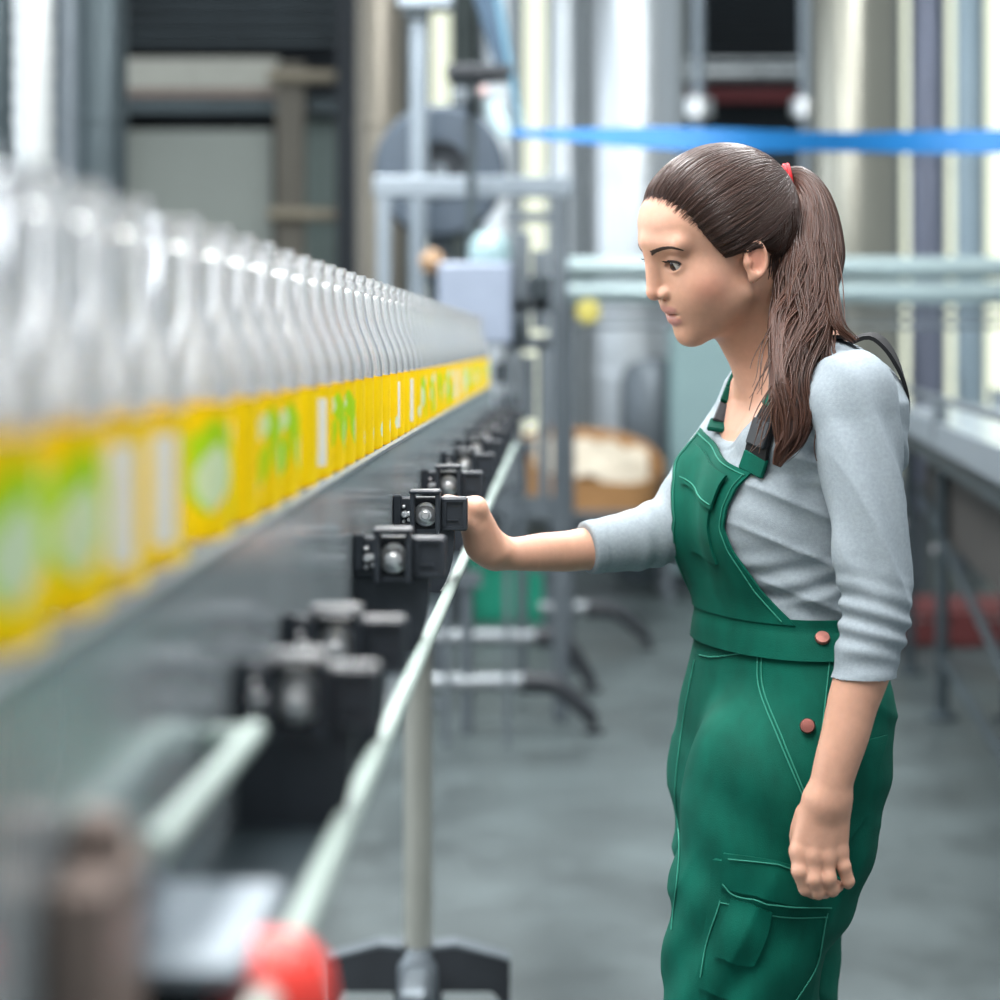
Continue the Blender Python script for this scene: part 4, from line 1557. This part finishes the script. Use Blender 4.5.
# straps
def ribbon(path, n, width, lift, thick, m, name, parent, f=shirt_d, free=2.0):
    P = spline(path, n)
    wt = 1 - sstep(free - .12, free, np.linspace(0, 1, n))
    for _ in range(8):
        P = P - (f(P) * wt)[:, None] * normals(f, P, .006) * .8
    for _ in range(3):
        P[1:-1] = (P[:-2] + 2 * P[1:-1] + P[2:]) / 4
    T = np.gradient(P, axis=0)
    T /= np.linalg.norm(T, axis=1)[:, None]
    N = normals(f, P, .012)
    for _ in range(4):
        N[1:-1] = (N[:-2] + 2 * N[1:-1] + N[2:]) / 4
    N = N - T * (N * T).sum(1)[:, None]
    N /= np.linalg.norm(N, axis=1)[:, None]
    Bn = np.cross(T, N)
    w_ = np.linspace(-.5, .5, 5)
    G = P[:, None, :] + Bn[:, None, :] * (w_[None, :, None] * width)
    if name:
        shell(name, G, np.repeat(N[:, None, :], 5, 1), m, parent, lift, thick)
    return P, T, N, Bn


def buckle(P, T, N, Bn, i, w, l, m, name, parent, lift=.006, th=.006):
    c = P[i] + N[i] * lift
    Tm = lambda x, y, z: tuple(c + Bn[i] * x + T[i] * y + N[i] * z)
    b = MB().box(-w / 2, w / 2, -l / 2, l / 2, 0, th, Tm, .0015)
    return obj(name, b, m, parent, smooth=False)


fr = trace_px(shirt_d, [(756, 468), (761, 447), (768, 425), (779, 402), (793, 380)])
near_path = list(fr) + [W(815, 360, 2.34), W(842, 343, 2.335), W(863, 336, 2.33), W(880, 346, 2.325), W(892, 364, 2.325), W(900, 386, 2.33), W(901, 410, 2.34), W(893, 440, 2.37)]
R1 = ribbon(near_path, 70, .032, .003, .0045, M_strapb, 'strap', dung, free=.62)
fz = trace_px(shirt_d, [(722, 433), (729, 414), (737, 394), (746, 374)])
far_path = list(fz) + [W(757, 358, 2.52), W(780, 346, 2.55), W(806, 345, 2.54), W(835, 372, 2.53), W(850, 420, 2.50)]
R2 = ribbon(far_path, 70, .030, .003, .0022, M_strapb, 'strap', dung)
for R_, sc in ((R1, 1), (R2, 1)):
    buckle(*R_, 1, .034, .022, M_dung, 'strap_loop', dung, .004, .006)
    buckle(*R_, 9 if R_ is R1 else 6, .030, .030, M_rubber, 'buckle', dung, .005, .007)
    buckle(*R_, 17 if R_ is R1 else 14, .032, .020, M_dung, 'strap_loop', dung, .005, .006)
    buckle(*R_, 25 if R_ is R1 else 21, .032, .024, M_dung, 'strap_loop', dung, .005, .005)


# trouser details, laid on the cloth
def px_quad(c, na, nb):
    c = np.array(c, float)
    u, v = np.meshgrid(np.linspace(0, 1, na), np.linspace(0, 1, nb), indexing='ij')
    u, v = u[..., None], v[..., None]
    return (c[0] * (1 - u) * (1 - v) + c[1] * u * (1 - v) + c[2] * u * v + c[3] * (1 - u) * v).reshape(-1, 2)


def cloth_patch(name, c, lift, thick, parent, na=22, nb=18, m=None):
    g = trace_px(dung_d, px_quad(c, na, nb))
    return shell(name, g.reshape(na, nb, 3), normals(dung_d, g, .012).reshape(na, nb, 3), m or M_dung, parent, lift, thick)


def seam(px, lift=.0012, r=.0009, n=40):
    P = spline([(a, b, 0) for a, b in px], n)[:, :2]
    g = trace_px(dung_d, P)
    g = g + normals(dung_d, g, .01) * lift
    obj('seam', MB().tube(g, r, 5), M_seam, dung)


cloth_patch('cargo_pocket', [(716, 858), (830, 872), (800, 1030), (700, 985)], .001, .006, dung)
cloth_patch('cargo_flap', [(728, 851), (838, 872), (826, 910), (724, 884)], .009, .004, dung)
cloth_patch('flap_tab', [(734, 896), (770, 907), (754, 962), (718, 954)], .0095, .0035, dung)
seam([(733, 856), (780, 865), (834, 876)], .0145)
seam([(728, 880), (740, 892), (780, 900), (824, 906)], .0145)
seam([(722, 900), (712, 940), (704, 976)], .008)
seam([(758, 652), (760, 690), (779, 740), (803, 797)])
seam([(762, 652), (764, 690), (783, 740), (806, 797)])
seam([(831, 648), (822, 730), (812, 780), (806, 800)])
seam([(700, 655), (716, 657), (760, 652), (826, 656)])
seam([(695, 660), (684, 720), (676, 790), (680, 850), (672, 930)])
seam([(824, 912), (812, 960), (790, 1000)], .008)
seam([(722, 902), (770, 912), (824, 916)], .008)
cloth_patch('back_pocket', [(848, 745), (884, 735), (866, 812), (846, 840)], .001, .004, dung, 10, 12)
for px_, m_ in (((822, 641), M_copper), ((808, 727), mat('dull_copper_button', (120, 72, 66), .4, .7))):
    g = trace_px(coat_d, [px_])
    nn = normals(dung_d, g, .02)[0]
    obj('button', MB().lathe([(.0075, .003), (.0085, .006), (.0075, .0085), (.003, .0088)], g[0], nn, 20), m_, dung)

# shoes
for L_, nm in ((LN, 0), (LF, 1)):
    a = L_[-1]
    base_ = np.array([a[0], a[1], 0])

    def shoe_d(P):
        d = smin(rcone(P, base_ + np.array([.02, 0, .055]), base_ + np.array([0, 0, .13]), .050, .045),
                 rcone(P, base_ + FW * .02 + np.array([0, 0, .045]), base_ + FW * .155 + np.array([0, 0, .036]), .046, .038), .03)
        return smax(d, -(P[:, 2] - .0), .004)
    V, F = nets(shoe_d, base_ + np.array([-.26, -.16, -.02]), base_ + np.array([.12, .1, .22]), .005)
    V[:, 2] = np.maximum(V[:, 2], 0)
    link('shoe', V, F, M_rubber, woman, angle=None)

# ------------------------------------------------------------------ hair
HC, HRD = np.array([.0005, 0, .0215]), np.array([.0950, .0790, .0845])
TIE = np.array([-.092, 0, .040])


def hair_mask(p):
    """positive where hair grows (head coordinates)"""
    a = .0355 - (p[:, 0] * .91 - p[:, 2] * .41) 
    zu = -.010 + 1.0 * np.minimum(p[:, 0] + .006, 0)
    b = p[:, 2] - zu
    return np.minimum(a, b)


def hair_d(P):
    p = (P - HO) @ HR
    e = ell(p, HC, HRD)
    m = hair_mask(p)
    u = (p - HC) / HRD
    tdir = (TIE - HC) / HRD
    tdir = tdir / np.linalg.norm(tdir)
    e1 = np.array([0, 1.0, 0])
    e2 = np.cross(tdir, e1)
    an = np.arctan2(u @ e1, u @ e2)
    g = .0007 * np.sin(an * 46 + 2 * waves(p, 31, 30)) + .0006 * np.sin(an * 91 + 1)
    e = e + g + .0040 * np.exp(-np.maximum(m, 0) / .008)
    return smax(e, -m * .8, .004)


V, F = nets(hair_d, HO + np.array([-.16, -.14, -.15]), HO + np.array([.16, .14, .15]), .0024)
HB = np.array(lin((63, 41, 33)))
c = np.tile(HB * .62, (len(V), 1))
hair = link('hair', V, F, M_hair, woman, cols=c, angle=None)

SV, SF_, SCc = [], [], []


class Strands:
    def __init__(self):
        self.mb, self.c = MB(), []

    def add(self, P, r, col, n=4):
        k = len(self.mb.v)
        self.mb.tube(P, r, n, cap=False)
        self.c += [col] * (len(self.mb.v) - k)

    def build(self, name, parent):
        return link(name, self.mb.v, self.mb.f, M_hair, parent, cols=np.array(self.c), angle=None)


g = np.random.default_rng(12)
st = Strands()
tdir = (TIE - HC) / HRD
tdir /= np.linalg.norm(tdir)
cnt = 0
while cnt < 2800:
    d0 = g.normal(size=3)
    d0 /= np.linalg.norm(d0)
    x0 = HC + d0 * HRD
    m0 = hair_mask(x0[None])[0]
    if m0 < g.uniform(-.0035, .003) or (m0 > .02 and g.uniform() < .5) or d0 @ tdir > .9:
        continue
    w0 = math.acos(np.clip(d0 @ tdir, -1, 1))
    tt = np.linspace(0, 1, 16)
    D = (np.sin((1 - tt) * w0)[:, None] * d0 + np.sin(tt * w0)[:, None] * tdir) / math.sin(w0)
    side = np.cross(d0, tdir)
    side /= np.linalg.norm(side)
    D = D + side * (.05 * g.normal() * np.sin(tt * PI))[:, None]
    D /= np.linalg.norm(D, axis=1)[:, None]
    X = HC + D * HRD
    mm = np.maximum(hair_mask(X), 0)
    lift = -.0036 * np.exp(-mm / .008) + .0002 + g.uniform(-.0006, .0008)
    X = X + D * lift[:, None]
    for _ in range(3):
        hd = head_d(hw(X))
        X = X + D * np.clip(.0003 - hd, 0, .004)[:, None]
    r = np.full(16, g.uniform(.0004, .0009))
    r[0] *= .15
    r[1] *= .5
    st.add(hw(X), r, HB * g.uniform(.55, 1.1) * np.array([1, g.uniform(.93, 1.03), g.uniform(.88, 1.05)]))
    cnt += 1
cnt = 0
while cnt < 900:                                             # fine hairs softening the hairline
    d0 = g.normal(size=3)
    d0 /= np.linalg.norm(d0)
    m0 = hair_mask((HC + d0 * HRD)[None])[0]
    if m0 < -.005 or m0 > .004 or (HC + d0 * HRD)[2] < -.012 or d0[0] < -.1:
        continue
    w0 = math.acos(np.clip(d0 @ tdir, -1, 1))
    tt = np.linspace(0, g.uniform(.10, .22), 8)
    D = (np.sin((1 - tt) * w0)[:, None] * d0 + np.sin(tt * w0)[:, None] * tdir) / math.sin(w0)
    X = HC + D * HRD
    for _ in range(5):
        hd = np.minimum(head_d(hw(X)), hair_d(hw(X)))
        X = X + D * np.clip(.0004 - hd, -.004, .004)[:, None]
    st.add(hw(X), np.array([.08, .35, .6, .8, .9, 1, 1, .9]) * g.uniform(.0003, .0006), HB * g.uniform(.5, 1.0), 3)
    cnt += 1
st.build('hair_strands', hair)

# ponytail
cen = [W(777, 181, 2.41), W(799, 180, 2.405), W(814, 206, 2.385), W(815, 250, 2.36), W(805, 290, 2.33), W(800, 330, 2.295), W(797, 370, 2.262), W(794, 405, 2.245), W(787, 440, 2.238), W(777, 466, 2.236)]
wid = [8, 14, 21, 31, 32, 30, 24, 21, 14, 4]
CENT = spline(cen, 60)
WID = np.interp(np.linspace(0, 9, 60), range(10), wid) * 2.3 / FPX
T = np.gradient(CENT, axis=0)
T /= np.linalg.norm(T, axis=1)[:, None]
ux = np.cross(T, np.array([0, 1.0, 0]))
ux /= np.linalg.norm(ux, axis=1)[:, None]
uy = np.cross(T, ux)
uy *= np.sign((uy @ np.array([0, -1.0, 0])))[:, None]
pt = Strands()
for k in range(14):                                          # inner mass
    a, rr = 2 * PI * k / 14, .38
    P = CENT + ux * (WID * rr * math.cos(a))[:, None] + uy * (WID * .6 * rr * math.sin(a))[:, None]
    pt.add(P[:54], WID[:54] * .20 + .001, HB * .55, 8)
for lk in range(64):                                         # locks of strands
    a0, r0 = g.uniform(0, 2 * PI), math.sqrt(g.uniform(.12, .95))
    s = np.linspace(0, 1, 60)
    ph, fr_, am = g.uniform(0, 6.28), g.uniform(2.0, 3.8), g.uniform(.12, .40)
    ph2 = g.uniform(0, 6.28)
    lwv = am * np.sin(fr_ * 2 * PI * s + ph) * sstep(.12, .5, s) + .20 * np.sin(2.4 * 2 * PI * s + 1.0) * sstep(.2, .5, s)
    lwy = .5 * am * np.sin(fr_ * 2 * PI * s + ph2) * sstep(.12, .5, s)
    dth = g.normal() * .6
    e_l = 60 if g.uniform() < .45 else int(g.uniform(38, 60))
    tone_l = g.uniform(.60, 1.40)
    for k in range(22):
        ox, oy, cl_ = g.normal() * .17, g.normal() * .17, g.uniform(.3, .9)
        e0 = int(np.clip(e_l + g.normal() * 4, 24, 60))
        th = a0 + dth * s
        cone = 1 - cl_ * sstep(.35, 1, s)
        cx_ = r0 * np.cos(th) + ox * cone + lwv
        cy_ = r0 * np.sin(th) + oy * cone + lwy
        m_ = np.sqrt(cx_ ** 2 + cy_ ** 2)
        lim = np.minimum(1, (1.0 + .25 * sstep(.3, 1, s)) / np.maximum(m_, 1e-6))
        P = CENT + ux * (WID * cx_ * lim)[:, None] + uy * (WID * .62 * cy_ * lim)[:, None]
        r = np.full(60, g.uniform(.0005, .0011))
        r[max(0, e0 - 14):e0] *= np.linspace(1, .2, min(14, e0))
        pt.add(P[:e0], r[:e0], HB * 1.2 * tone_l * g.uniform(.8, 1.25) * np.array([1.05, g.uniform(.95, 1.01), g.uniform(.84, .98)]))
for k in range(110):                                         # locks flicking out over the back of the shoulder
    s = np.linspace(0, 1, 22)
    q0 = spline([W(818, 236, 2.365), W(827, 272, 2.335), W(832, 305, 2.305), W(838, 326, 2.29), W(853, 340, 2.285)], 22)
    o_ = np.array([g.normal() * .0050, g.normal() * .006, g.normal() * .003])
    P = q0 + o_ * (1 - .55 * s)[:, None] + np.array([.0015, 0, 0]) * np.sin(7 * s + k)[:, None]
    pt.add(P, np.linspace(.0010, .0003, 22), HB * 1.2 * g.uniform(.7, 1.5) * np.array([1.06, .98, .86]))
for k in range(26):                                          # loose wisps
    s0 = g.integers(26, 46)
    side_ = 1 if g.uniform() < .35 else -1
    s = np.linspace(0, 1, 16)
    P = np.array([CENT[min(59, s0 + i)] for i in range(16)])
    wv = (WID[s0] * (.85 + g.uniform(.1, .75) * s ** 1.3) * side_)
    ux0 = ux[s0]
    P = P + ux0 * wv[:, None] + uy[s0] * .006 + ux0 * (.004 * np.sin(s * 6 + k))[:, None]
    pt.add(P, np.linspace(.0012, .0004, 16), HB * g.uniform(.9, 1.6) * np.array([1.08, 1, .85]))
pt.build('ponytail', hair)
hb = MB()
for i_, dd in ((2, -.001), (3, -.001), (3, .003)):
    ring = [CENT[i_] + T[i_] * dd + (WID[i_] * 1.1 + .0030) * (math.cos(a) * ux[i_] + 1.25 * math.sin(a) * uy[i_]) for a in np.linspace(0, 2 * PI, 25)]
    hb.tube(ring, .0024, 8, cap=False)
obj('hair_tie', hb, mat('red_elastic', (208, 24, 36), .6, 0), hair)
# short hairs at the nape
nb_ = Strands()
for k in range(60):
    x = np.array([g.uniform(-.055, -.012), .045 + g.uniform(0, .02), g.uniform(-.075, -.035)])
    P = np.array([hw(x + np.array([-.016 * t - .004 * t * t, .002 * math.sin(3 * t + k), .040 * t * t + .012 * t])) for t in np.linspace(0, 1, 8)])
    f_ = lambda Q: np.minimum(smin(head_d(Q), neck_d(Q), .016), hair_d(Q))
    for _ in range(5):
        P = P - (f_(P) - .0006)[:, None] * normals(f_, P, .002)
    nb_.add(P, np.linspace(.0004, .0011, 8), HB * g.uniform(.6, 1.1))
nb_.build('nape_hair', hair)
